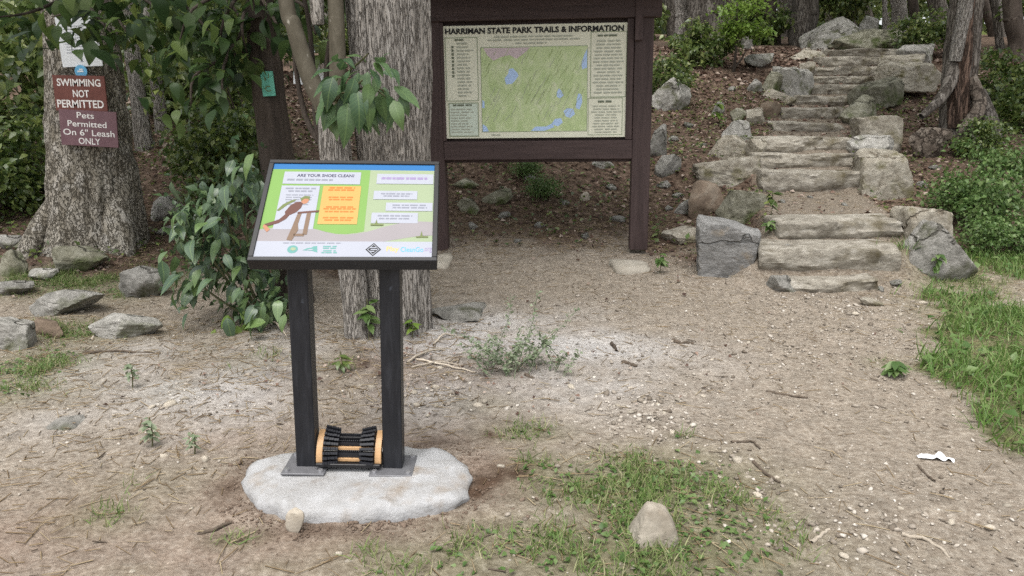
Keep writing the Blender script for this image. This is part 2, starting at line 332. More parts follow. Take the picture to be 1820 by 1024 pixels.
M['leaf_dark'] = leafmat('dark_leaf', [(.025, .05, .018), (.04, .078, .024), (.065, .11, .032), (.13, .185, .05)], transl=.45)
M['leaf_big'] = leafmat('broad_leaf', [(.045, .095, .045), (.06, .12, .05), (.085, .15, .06), (.11, .18, .06)], rough=.42, spec=.6, veins=True)
M['leaf_shrub'] = leafmat('grey_green_leaf', [(.05, .095, .055), (.07, .12, .07), (.085, .14, .08), (.10, .165, .075), (.14, .22, .07)], rough=.40, spec=.8, transl=.2, veins=True)
M['leaf_lime'] = leafmat('lime_leaf', [(.13, .22, .035), (.17, .27, .05), (.21, .30, .06)], transl=.4)
M['leaf_mid'] = leafmat('undergrowth_leaf', [(.05, .09, .024), (.09, .14, .036), (.14, .195, .05), (.26, .31, .09)], rough=.35, spec=.7, transl=.4)
M['leaf_bright'] = leafmat('bright_leaf', [(.06, .115, .03), (.085, .155, .04), (.125, .20, .06), (.18, .25, .095)])
M['leaf_far'] = leafmat('woodland_leaf', [(.055, .09, .026), (.10, .15, .042), (.16, .215, .062), (.30, .34, .12)], transl=.45, rough=.35, spec=.7)
M['leaf_weed'] = leafmat('grey_weed_leaf', [(.16, .21, .12), (.21, .26, .16), (.28, .32, .21)], transl=.3)
M['grass'] = leafmat('grass_blade', [(.085, .145, .03), (.12, .195, .045), (.17, .24, .07), (.24, .27, .11), (.36, .33, .20)], rough=.6, transl=.3)
M['grass_lush'] = leafmat('lush_blade', [(.08, .16, .03), (.115, .215, .042), (.165, .265, .07), (.26, .29, .12)], rough=.5, transl=.3)
M['straw'] = leafmat('straw', [(.16, .11, .06), (.26, .19, .11), (.38, .31, .20)], rough=.8, transl=.1)
M['litter'] = leafmat('dead_leaf', [(.055, .030, .023), (.11, .062, .045), (.17, .105, .078), (.26, .18, .14), (.42, .34, .285)], rough=.8, transl=.1)
M['gravel'] = leafmat('gravel_stone', [(.13, .105, .08), (.21, .18, .145), (.30, .26, .215), (.40, .355, .30), (.55, .51, .455)], rough=.9, transl=0)
M['stem'] = plain('green_brown_stem', (.09, .09, .04), .7)

# ------------------------------------------------------------------ ground
def blob(x, y, px, py, rx, ry):
    c = gp(px, py); D = axd(c); a = gp(px, py - ry); b = gp(px, min(py + ry, 1200))
    wx = rx * D / FPX; wy = max((a[1] - b[1]) / 2, .05)
    return np.exp(-(((x - c[0]) / wx) ** 2 + ((y - (a[1] + b[1]) / 2) / wy) ** 2))
def bl(x, y, L):
    r = np.zeros_like(x)
    for q in L: r = np.maximum(r, blob(x, y, *q[:4]) * (q[4] if len(q) > 4 else 1))
    return r
GRASS_LUSH = [(1800, 690, 105, 75), (1740, 620, 80, 36), (1825, 770, 70, 60), (1810, 480, 100, 32, .8), (1860, 600, 110, 80)]
GRASS = [(1190, 860, 190, 60, 1), (1290, 930, 130, 80, 1), (1020, 870, 110, 45, .9), (960, 850, 60, 45, .85), (1180, 985, 250, 70, 1.2), (1000, 990, 240, 70, 1.1), (1340, 1000, 90, 50, .9), (820, 1000, 220, 50, 1), (700, 985, 90, 25, .7), (1120, 930, 110, 60, .8), (820, 950, 110, 35, .55), (850, 1000, 120, 40, .55), (940, 770, 80, 22, .6), (860, 720, 60, 18, .3),
         (190, 920, 90, 35, .55), (260, 870, 110, 40, .35), (40, 665, 70, 30, .65), (110, 700, 80, 30, .35), (230, 480, 60, 22, .5), (420, 960, 60, 16, .5), (300, 690, 70, 30, .22), (1150, 820, 80, 25, .4), (380, 620, 70, 40, .25), (1215, 775, 30, 10, .45), (110, 500, 140, 30, .95), (250, 510, 80, 28, .8), (120, 590, 130, 28, .8), (60, 650, 100, 40, .9), (210, 445, 80, 24, .8), (20, 700, 90, 30, .7), (450, 640, 90, 30, .4), (600, 650, 60, 40, .4),
         (650, 590, 80, 15, .3), (1700, 500, 110, 34, .6), (1680, 560, 60, 30, .5), (1590, 648, 50, 12, .5), (500, 1010, 60, 14, .3), (230, 1015, 60, 14, .25), (1270, 1060, 250, 50, .9), (900, 1060, 200, 50, .6)]
SOILB = [(200, 960, 330, 100), (640, 960, 260, 60), (420, 890, 120, 60), (860, 840, 90, 40), (640, 790, 300, 40, .7), (500, 780, 180, 40, .6), (870, 790, 100, 25, .5)]
MOIST = [(880, 850, 60, 26), (840, 880, 40, 18, .9), (600, 945, 170, 14, .8), (420, 855, 30, 35, .7), (780, 788, 60, 10, .7), (870, 775, 12, 6), (700, 930, 90, 10, .5)]
PALE = [(330, 690, 260, 60, 1), (870, 620, 230, 60, 1.1), (1000, 640, 190, 70, 1), (470, 640, 160, 60, .6), (760, 690, 110, 60, .7), (200, 650, 160, 40, .7), (1150, 640, 150, 40, .4)]
CHIPS = [(1150, 745, 85, 45), (1330, 870, 90, 60, .6), (1480, 960, 160, 60, .6), (1600, 940, 160, 60, .45), (800, 700, 60, 40, .6), (700, 690, 90, 40, .5), (340, 715, 60, 18, .5), (1450, 640, 260, 90, .3), (1480, 545, 160, 30, .4), (1680, 880, 140, 80, .4)]
def masks(x, y):
    n = fbm(x * 2.2, y * 2.2, 3.0, 4); n2 = fbm(x * 7, y * 7, 8.0, 3)
    lush = np.clip(bl(x, y, GRASS_LUSH) * 1.3 + .2 * n, 0, 1); lush = sstep(.36, .72, lush + .22 * n2)
    gr = np.clip(bl(x, y, GRASS) + .28 * n * bl(x, y, GRASS) + .1 * n2 * bl(x, y, GRASS), 0, 1)
    soil = np.clip(bl(x, y, SOILB) * (1 + .5 * n), 0, 1)
    moist = np.clip(bl(x, y, MOIST) * (1 + .8 * n2), 0, 1)
    pale = np.clip(bl(x, y, PALE) * (1 + .6 * n + .3 * n2), 0, 1)
    xc = np.interp(y, _sy, _sc); sw = np.interp(y, _sy, _sw)
    stair = (1 - sstep(0, .25, np.abs(x - xc) - sw + .05)) * sstep(5.5, 6, y) * (1 - sstep(16, 18, y))
    edge = 7.42 + .3 * n
    edge = np.where(x > 1.3, 6.7 + .35 * n, edge)
    edge = np.where(x < -1.4, 6.3 + .6 * n, edge)
    lit = sstep(-.25, .5, y - edge) * (1 - stair)
    lit = np.maximum(lit, .55 * np.exp(-(((x + .75) / .9) ** 2 + ((y - 4.15) / .55) ** 2)) * (1 + .6 * n2))
    return lush, gr, soil, moist, pale, lit, stair
gx = np.concatenate([-np.geomspace(90, 4.1, 60), np.arange(-4, 4.6, .026), np.geomspace(4.65, 90, 60)])
gy = np.concatenate([np.linspace(-25, 1.0, 24), np.arange(1.1, 1.9, .06), np.arange(1.9, 7.6, .026), np.arange(7.6, 17, .055), np.geomspace(17.1, 130, 50)])
X, Y = np.meshgrid(gx, gy); xf, yf = X.ravel(), Y.ravel()
Z = H(xf, yf)
near = (1 - sstep(8, 10, yf)) * (1 - sstep(5, 7, np.abs(xf)))
lush, gr, soil, moist, pale, lit, stair = masks(xf, yf)
Z = Z + near * (.0045 * fbm(xf * 19, yf * 19, 2, 3)) + moist * .012 * fbm(xf * 16, yf * 16, 4, 2) * near
nx, ny = len(gx), len(gy)
jj, ii = np.meshgrid(np.arange(ny - 1), np.arange(nx - 1), indexing='ij')
F = np.stack([jj * nx + ii, jj * nx + ii + 1, (jj + 1) * nx + ii + 1, (jj + 1) * nx + ii], -1).reshape(-1, 4)
def groundmat():
    m, t, N, L, b = newmat('trail_ground')
    tc = N.new('ShaderNodeTexCoord')
    def noise(s, d=8, ro=.65, src=None):
        n = N.new('ShaderNodeTexNoise'); n.inputs['Scale'].default_value = s; n.inputs['Detail'].default_value = d; n.inputs['Roughness'].default_value = ro
        L.new(tc.outputs['Object'], n.inputs['Vector']); return n.outputs['Fac']
    def col(fac, stops):
        r = ramp(N, stops); L.new(fac, r.inputs[0]); return r.outputs[0]
    def mix(f, a, c):
        x = N.new('ShaderNodeMixRGB'); L.new(f, x.inputs[0]); L.new(a, x.inputs[1]); L.new(c, x.inputs[2]); return x.outputs[0]
    a1 = N.new('ShaderNodeVertexColor'); a1.layer_name = 'cover'; a2 = N.new('ShaderNodeVertexColor'); a2.layer_name = 'soil'
    s1 = N.new('ShaderNodeSeparateColor'); L.new(a1.outputs[0], s1.inputs[0]); s2 = N.new('ShaderNodeSeparateColor'); L.new(a2.outputs[0], s2.inputs[0])
    fine, mid = noise(38), noise(9)
    c = col(fine, [(.28, (.175, .140, .105)), (.44, (.30, .250, .198)), (.56, (.37, .318, .258)), (.72, (.52, .465, .395))])
    soilc = col(fine, [(.28, (.20, .143, .108)), (.5, (.335, .258, .205)), (.72, (.45, .37, .305))])
    palec = col(fine, [(.28, (.42, .40, .38)), (.5, (.58, .56, .545)), (.72, (.74, .725, .71))])
    moistc = col(fine, [(.3, (.07, .043, .028)), (.7, (.145, .095, .065))])
    grassc = col(fine, [(.28, (.10, .095, .045)), (.5, (.17, .165, .085)), (.72, (.25, .235, .14))])
    litc = col(noise(16), [(.28, (.055, .037, .028)), (.45, (.11, .075, .055)), (.58, (.19, .135, .10)), (.75, (.33, .255, .20))])
    c = mix(s2.outputs[0], c, soilc); c = mix(s2.outputs[1], c, palec); c = mix(s1.outputs[0], c, grassc); c = mix(s1.outputs[1], c, litc); stf = N.new('ShaderNodeMath'); stf.operation = 'MULTIPLY'; stf.inputs[1].default_value = .75; L.new(s1.outputs[2], stf.inputs[0]); c = mix(stf.outputs[0], c, col(fine, [(.28, (.11, .082, .058)), (.5, (.225, .185, .142)), (.72, (.36, .315, .255))])); c = mix(s2.outputs[2], c, moistc)
    hv = N.new('ShaderNodeHueSaturation'); mr = N.new('ShaderNodeMapRange'); mr.inputs[1].default_value = .3; mr.inputs[2].default_value = .7; mr.inputs[3].default_value = .66; mr.inputs[4].default_value = 1.04
    L.new(mid, mr.inputs[0]); L.new(mr.outputs[0], hv.inputs['Value']); L.new(c, hv.inputs['Color'])
    L.new(hv.outputs[0], b.inputs['Base Color']); b.inputs['Roughness'].default_value = .95; b.inputs['Specular IOR Level'].default_value = .15
    v = N.new('ShaderNodeTexVoronoi'); v.inputs['Scale'].default_value = 55; L.new(tc.outputs['Object'], v.inputs['Vector'])
    ad = N.new('ShaderNodeMath'); ad.operation = 'MULTIPLY_ADD'; ad.inputs[1].default_value = -.5; L.new(v.outputs['Distance'], ad.inputs[0]); L.new(noise(60, 10, .75), ad.inputs[2])
    bp = N.new('ShaderNodeBump'); bp.inputs['Strength'].default_value = .85; bp.inputs['Distance'].default_value = .017
    L.new(ad.outputs[0], bp.inputs['Height']); L.new(bp.outputs[0], b.inputs['Normal'])
    return m
gme = npmesh('ground', np.stack([xf, yf, Z], -1), F, [groundmat()], smooth=True)
for nm, arr in (('cover', np.stack([np.clip(gr * .9 + lush, 0, 1), lit, stair, np.ones_like(lit)], -1)), ('soil', np.stack([soil, pale * .85, moist, np.ones_like(lit)], -1))):
    ca = gme.color_attributes.new(nm, 'FLOAT_COLOR', 'POINT'); ca.data.foreach_set('color', arr.astype(np.float32).ravel())
tag(obj('ground', gme), kind='structure')

# ------------------------------------------------------------------ rocks
def ico(n):
    import bmesh
    bm = bmesh.new(); bmesh.ops.create_icosphere(bm, subdivisions=n, radius=1)
    V = np.array([v.co[:] for v in bm.verts]); Fc = np.array([[v.index for v in f.verts] for f in bm.faces]); bm.free(); return V, Fc
ICO = {n: ico(n) for n in (1, 2, 3, 4, 5)}
def rock_shape(seed, sub=4, planes=11, rnd=.12, noise=.05, extra=None, blocky=0):
    r = np.random.default_rng(seed); V, Fc = ICO[sub]
    N = r.normal(size=(planes, 3)); N /= np.linalg.norm(N, axis=1)[:, None]; hh = r.uniform(.55, .95, planes)
    if blocky:
        B = np.array([[1,0,0],[-1,0,0],[0,1,0],[0,-1,0],[0,0,1.],[0,0,-1]]) + r.normal(size=(6, 3)) * .13 / blocky
        B /= np.linalg.norm(B, axis=1)[:, None]; N = np.vstack([N, B]); hh = np.concatenate([r.uniform(.85, 1.1, planes), r.uniform(.66, .74, 6)])
    if extra is not None:
        E_ = np.array([e[:3] for e in extra], float); E_ /= np.linalg.norm(E_, axis=1)[:, None]; N = np.vstack([N, E_]); hh = np.concatenate([hh, [e[3] for e in extra]])
    d = V @ N.T
    q = np.where(d > .02, hh[None] / np.maximum(d, .02), 9.)
    k = 1 / rnd
    rad = (q ** -k).sum(1) ** (-1 / k)
    rad = np.minimum(rad, 1.35)
    s = r.uniform(0, 50)
    rad = rad * (1 + 1.3 * noise * fbm(V[:, 0] * 1.8 + s, V[:, 1] * 1.8, V[:, 2] * 1.8, 5)) + noise * .5 * np.abs(fbm(V[:, 0] * 4 + s, V[:, 1] * 4, V[:, 2] * 9, 4)) - noise * .5 * sstep(.16, .0, np.abs(fbm(V[:, 0] * 1.5 + s, V[:, 1] * 1.5 + 3, V[:, 2] * 3, 2)))
    rad = rad * (1 + noise * .22 * fbm(V[:, 0] * 11 + s, V[:, 1] * 11, V[:, 2] * 14, 3))
    P = V * rad[:, None]
    lo, hi = P.min(0), P.max(0)
    return (P - (lo + hi) / 2) / ((hi - lo) / 2), Fc
def rock(name, label, cat, bbox, mat, seed, Y=None, taper=0, group=None, dep=None, embed=.3, yaw=0, sub=4, blocky=0, planes=15, extra=None, hmin=.3, rnd=.022, hgt=None):
    x0, y0, x1, y1 = bbox; cx = (x0 + x1) / 2
    p = gp(cx, y1) if Y is None else at(cx, y1, Y)
    D = axd(p); wd = (x1 - x0) * D / FPX; dp = wd * (dep or .75)
    down = math.asin(max(min((1.5 - p[2]) / np.linalg.norm(p - CAM), 1), -1))
    hh = hgt or max(((y1 - y0) * D / FPX - dp * max(math.sin(down), 0) * .75) / math.cos(down), hmin * wd)
    V, Fc = rock_shape(seed, 5 if (x1 - x0) > 66 and sub == 4 else sub, planes, rnd, extra=extra, blocky=blocky)
    if taper:
        t_ = 1 - taper * ((V[:, 2] + 1) / 2) ** .9; V = np.stack([V[:, 0] * t_ - .10 * (V[:, 2] + 1) / 2, V[:, 1] * t_, V[:, 2]], -1)
        lo, hi = V.min(0), V.max(0); V = (V - (lo + hi) / 2) / ((hi - lo) / 2)
    half = hh * (1 + embed) / 2
    V = V * np.array([wd / 2, dp / 2, half])
    c, s = math.cos(yaw), math.sin(yaw); V = np.stack([V[:, 0] * c - V[:, 1] * s, V[:, 0] * s + V[:, 1] * c, V[:, 2]], -1)
    V[:, 2] += hh - half
    me = npmesh(name, V, Fc, [M[mat]], smooth=True); me.set_sharp_from_angle(angle=math.radians(30))
    o = obj(name, me, None, (p[0], p[1] + dp * .45, p[2]))
    return tag(o, label, cat, group)
GS = 'rocks lining the stone stairs'; GLR = 'rocks round the foot of the left tree'; GH = 'rocks on the leafy bank'
ROCKS = [
 # left
 ('boulder', 'squared grey boulder lowest of the rocks below the left tree', (-30, 556, 48, 624), 'granite', 1, GLR, dict(blocky=1, dep=.8)),
 ('rock', 'low humped grey rock beneath the mossy slanted rock by the left tree', (28, 510, 160, 562), 'granite', 2, GLR, {}),
 ('rock', 'long slanting grey rock lying nearest the bare ground below the left tree', (145, 548, 270, 603), 'granite', 3, GLR, dict(yaw=.25)),
 ('boulder', 'pale speckled boulder between the left tree and the leafy shrub', (197, 468, 292, 532), 'granite', 4, GLR, {}),
 ('rock', 'mossy slanted rock resting against the roots of the left tree', (86, 430, 176, 488), 'moss', 5, GLR, dict(yaw=.4)),
 ('rock', 'flat grey rock left of the low humped rock', (-25, 496, 46, 528), 'granite', 6, GLR, {}),
 ('rock', 'dark rock in the shade left of the left tree root', (-10, 440, 42, 492), 'moss', 7, GLR, {}),
 ('rock', 'small dark rock touching the left flank of the left tree', (14, 418, 72, 446), 'moss', 8, GLR, {}),
 ('rock', 'low brown rock tucked under the humped grey rock', (52, 562, 112, 597), 'brown', 9, GLR, {}),
 ('stone', 'pale flat stone lying alone in the dirt at the far left', (75, 736, 140, 764), 'granite', 10, None, dict(hmin=.2)),
 ('rock', 'rough rock behind the left tree, half hidden by the shrub', (255, 345, 330, 395), 'granite', 61, GLR, {}),
 ('ledge', 'flat grey bedrock ledge beside the big ridged trunk', (760, 515, 862, 572), 'granite', 11, None, dict(hgt=.055, dep=1.5, embed=1.0)),
 ('rock', 'small grey rock between the dark rocks and the flat grey rock at the far left', (34, 474, 92, 500), 'granite', 64, GLR, {}),
 ('rock', 'grey rock behind the dark rock at the far left, topmost there', (-20, 415, 30, 445), 'granite', 65, GLR, {}),
 ('rock', 'broken grey rock seen between the left tree and the shrub', (270, 395, 320, 420), 'granite', 66, GLR, {}),
 # bank behind the notice board
 ('rock', 'flat mossy rock largest of those seen beneath the map board', (855, 333, 912, 366), 'moss', 12, GH, {}),
 ('rock', 'mossy rock highest and leftmost seen beneath the map board', (798, 316, 852, 336), 'moss', 13, GH, {}),
 ('rock', 'half buried mossy rock by the left post of the map board', (812, 352, 852, 380), 'moss', 14, GH, {}),
 ('stone', 'small white stone on the leaf litter beneath the map board', (1030, 340, 1049, 359), 'pebble', 15, GH, {}),
 ('stone', 'small grey stone high on the bank beneath the map board', (930, 307, 955, 322), 'granite', 16, GH, {}),
 ('rock', 'pale rock partly hidden by the bottom rail of the map board', (1052, 280, 1098, 300), 'granite', 17, GH, {}),
 ('boulder', 'large pale boulder behind tufts right of the map board post', (1150, 138, 1232, 198), 'granite', 18, GH, {}),
 ('rock', 'pale rounded rock against the right post of the map board', (1148, 220, 1192, 280), 'granite', 19, GH, {}),
 ('rock', 'tilted rock below the rounded one near the right board post', (1165, 272, 1213, 316), 'granite', 20, GH, {}),
 ('rock', 'low pale rock in bare soil between the board post and the stairs', (1178, 400, 1256, 437), 'tan', 21, GH, dict(hmin=.2)),
 ('stone', 'small greenish stone behind the seedling on the litter slope', (1265, 180, 1290, 204), 'granite', 62, GH, {}),
 # left flank of the stairs
 ('boulder', 'blue grey squared boulder nearest the foot of the stairs', (1243, 378, 1357, 493), 'blue', 22, GS, dict(blocky=1.2, dep=.8, yaw=-.2)),
 ('boulder', 'rounded mossy boulder above the blue grey squared one', (1278, 331, 1368, 402), 'moss', 23, GS, {}),
 ('boulder', 'rust brown boulder left of the rounded mossy one', (1222, 318, 1300, 390), 'brown', 24, GS, {}),
 ('boulder', 'broad flat topped tan boulder left of the fourth step', (1238, 272, 1360, 334), 'tan', 25, GS, dict(blocky=1, dep=.8)),
 ('boulder', 'grey boulder behind the broad flat topped tan one', (1266, 238, 1354, 284), 'tan', 26, GS, {}),
 ('rock', 'peaked grey rock above the stack left of the stairs', (1287, 213, 1342, 252), 'granite', 27, GS, {}),
 ('rock', 'small squared tan rock left of the sixth step', (1327, 191, 1364, 224), 'tan', 28, GS, {}),
 ('rock', 'brownish rock wedged under the wide overhanging tan rock', (1348, 180, 1392, 212), 'brown', 29, GS, {}),
 ('rock', 'wide flat tan rock overhanging the left end of the eighth step', (1349, 158, 1424, 191), 'tan', 30, GS, dict(Y=12.9, dep=.6)),
 ('boulder', 'pointed slab shaped boulder leaning left of the upper stairs', (1384, 119, 1450, 168), 'granite', 31, GS, dict(Y=13.5, yaw=.5, blocky=1)),
 ('rock', 'greenish rock left of the pointed slab shaped boulder', (1354, 127, 1398, 160), 'moss', 32, GS, dict(Y=13.5)),
 ('stone', 'small pale stone on leaf litter beside the upper stair rocks', (1331, 140, 1356, 158), 'granite', 33, GS, dict(Y=13.0)),
 ('stone', 'small tan stone above the pointed slab shaped boulder', (1424, 109, 1452, 126), 'tan', 34, GS, dict(Y=14.6)),
 ('rock', 'ochre rock at the top left end of the stairs', (1404, 84, 1474, 112), 'tan', 35, GS, dict(Y=15.6)),
 ('rock', 'low grey rock on the slope behind the lime leaved sapling', (1325, 94, 1384, 116), 'granite', 36, GS, dict(Y=15.0)),
 ('rock', 'small grey rock under the lime leaved sapling', (1318, 64, 1340, 92), 'granite', 63, GS, dict(Y=17)),
 ('rock', 'small tan rock filling the gap left of the fifth step', (1330, 246, 1366, 276), 'tan', 67, GS, {}),
 ('rock', 'low grey rock beside the rust brown boulder', (1200, 352, 1236, 384), 'granite', 68, GS, {}),
 ('rock', 'mossy rock between the peaked grey rock and the squared tan rock', (1300, 192, 1334, 216), 'moss', 69, GS, {}),
 # top
 ('boulder', 'large pale lichen speckled boulder at the top of the stairs', (1441, 28, 1552, 88), 'granite', 37, GS, dict(Y=17.2, dep=.8)),
 ('boulder', 'long mossy boulder in front of the pale one above the stairs', (1480, 51, 1616, 90), 'moss', 38, GS, dict(Y=16.6, dep=.5)),
 ('rock', 'small pale rock half hidden behind the pale top boulder', (1530, 28, 1566, 56), 'granite', 39, GS, dict(Y=19)),
 # right flank
 ('boulder', 'big squared tan boulder beside the fourth step on the right', (1527, 262, 1630, 356), 'tan', 40, GS, dict(blocky=1.3, dep=.8)),
 ('boulder', 'grey wedge boulder squeezed behind the big squared tan one', (1511, 238, 1602, 298), 'granite', 41, GS, dict(Y=9.25)),
 ('boulder', 'flat topped boulder below the exposed tree root', (1524, 204, 1614, 262), 'tan', 42, GS, dict(Y=9.9, blocky=1)),
 ('boulder', 'long olive boulder sloping down beside the seventh step', (1492, 168, 1572, 224), 'moss', 43, GS, dict(Y=11.3, yaw=.4)),
 ('boulder', 'rounded olive boulder above the long sloping one', (1527, 136, 1608, 188), 'moss', 44, GS, dict(Y=12.3, yaw=.3)),
 ('boulder', 'slab boulder with a dark shaded face beside the upper stairs', (1576, 106, 1673, 152), 'tan', 45, GS, dict(Y=13.2, yaw=.2, blocky=1)),
 ('rock', 'tan rock behind the slab boulder with the dark face', (1580, 94, 1660, 124), 'tan', 46, GS, dict(Y=14.3)),
 ('rock', 'pinkish grey rock at the top right end of the stairs', (1597, 77, 1678, 110), 'granite', 47, GS, dict(Y=15.2)),
 ('boulder', 'tall pale upright boulder at the right foot of the stairs', (1600, 361, 1700, 485), 'tan', 48, GS, dict(Y=6.5, dep=.7, blocky=1)),
 ('boulder', 'sloping pale boulder leaning down towards the grass at the stair foot', (1608, 388, 1748, 498), 'granite', 49, GS, dict(Y=6.15, dep=.5, extra=[(.8, -.1, .75, .42)], planes=7)),
 ('stone', 'small rough stone left of the lowest step', (1368, 485, 1424, 527), 'granite', 50, GS, dict(Y=5.85)),
 ('stone', 'flat stone in the gravel right of the lowest step', (1533, 527, 1572, 545), 'tan', 51, None, dict(hmin=.15, sub=3)),
 # foreground
 ('rock', 'pointed pale rock standing in the grass in the foreground', (1120, 884, 1213, 975), 'pebble', 52, None, dict(planes=6, dep=.75, embed=.2, rnd=.09, blocky=1.2, taper=.74)),
 ('cobble', 'flat rounded cobble propped at the front of the pale slab', (507, 903, 542, 949), 'pebble', 53, None, dict(sub=3, planes=5, rnd=.3, dep=.5, embed=.2)),
]
for nm, lab, bb, mt, sd_, grp, kw in ROCKS:
    rock(nm, lab, 'rock' if nm in ('rock', 'boulder', 'ledge') else 'stone', bb, mt, sd_ + 200, group=grp, **kw)

# loose pebbles one can pick out
PEB = [(660, 690, 15), (775, 690, 16), (762, 705, 12), (782, 655, 11), (850, 722, 20), (862, 715, 13), (921, 745, 12), (1015, 690, 17), (905, 700, 10), (866, 663, 13), (775, 722, 14), (302, 722, 26), (365, 818, 20), (292, 812, 16),
       (330, 710, 14), (700, 808, 10), (640, 686, 12), (736, 700, 18), (742, 722, 14), (760, 740, 11), (1120, 735, 14), (1155, 762, 18), (1180, 735, 12), (1195, 770, 15), (1135, 748, 12), (1170, 720, 10), (1205, 712, 12), (1098, 722, 12), (1250, 705, 10), (890, 830, 14), (620, 1000, 16), (602, 985, 14),
       (1310, 820, 22), (1330, 850, 14), (1345, 880, 16), (1280, 850, 12), (1260, 900, 12), (1420, 950, 14), (1365, 935, 12), (1380, 850, 12), (1540, 960, 16), (1500, 990, 18), (1600, 905, 13), (1690, 930, 16), (1760, 940, 18), (1790, 900, 14), (1415, 880, 12), (1120, 690, 8), (405, 905, 10), (340, 905, 10), (235, 1018, 14), (270, 725, 14), (1265, 640, 9), (1330, 610, 9), (970, 600, 8), (1520, 560, 16), (1460, 590, 9), (1640, 540, 14), (1600, 560, 12), (1060, 885, 14), (1090, 900, 12)]
PME = []
for k in range(6):
    V, Fc = rock_shape(900 + k, 2, 7, .1); PME.append(npmesh('pebble', V * np.array([.5, .38, .28]), Fc, [M['pebble']], smooth=True))
for i, (px, py, s) in enumerate(PEB):
    p = gp(px, py); o = obj('pebble', PME[i % 6], None, (p[0], p[1], p[2] + .1 * s * axd(p) / FPX)); sc = s * axd(p) / FPX * random.uniform(.95, 1.15)
    o.scale = (sc, sc, sc); o.rotation_euler = (random.uniform(-.25, .25), random.uniform(-.25, .25), random.uniform(0, 6.3))
    tag(o, 'small pale pebble lying loose on the dirt', 'pebble', 'pale pebbles strewn on the trail')

SME = []
for k in range(4):
    V, Fc = rock_shape(950 + k, 3, 12, .03); SME.append(npmesh('stone', V * np.array([.5, .4, .3]), Fc, [M['granite']], smooth=True))
for i, (px, py, s) in enumerate([(895, 385, 22), (960, 402, 18), (1002, 362, 16), (1085, 335, 20), (1098, 392, 24), (842, 404, 20), (1180, 330, 22), (1205, 350, 18), (1195, 250, 20), (1225, 225, 18), (1190, 372, 16), (1240, 300, 16), (1300, 160, 16), (1250, 260, 14), (1040, 420, 16), (920, 430, 14), (1640, 330, 20), (1660, 300, 18), (1390, 360, 14), (1500, 365, 12), (1440, 352, 10), (1590, 505, 20), (1565, 515, 14), (1400, 440, 16)]):
    p = gp(px, py); sc = s * axd(p) / FPX * 1.2; o = obj('stone', SME[i % 4], None, (p[0], p[1], p[2] + .05 * sc)); o.scale = (sc, sc, sc); o.rotation_euler = (random.uniform(-.2, .2), random.uniform(-.2, .2), random.uniform(0, 6.3)); tag(o, 'small grey stone half buried in the litter or dirt of the slope', 'stone', 'small stones half buried on the slope')

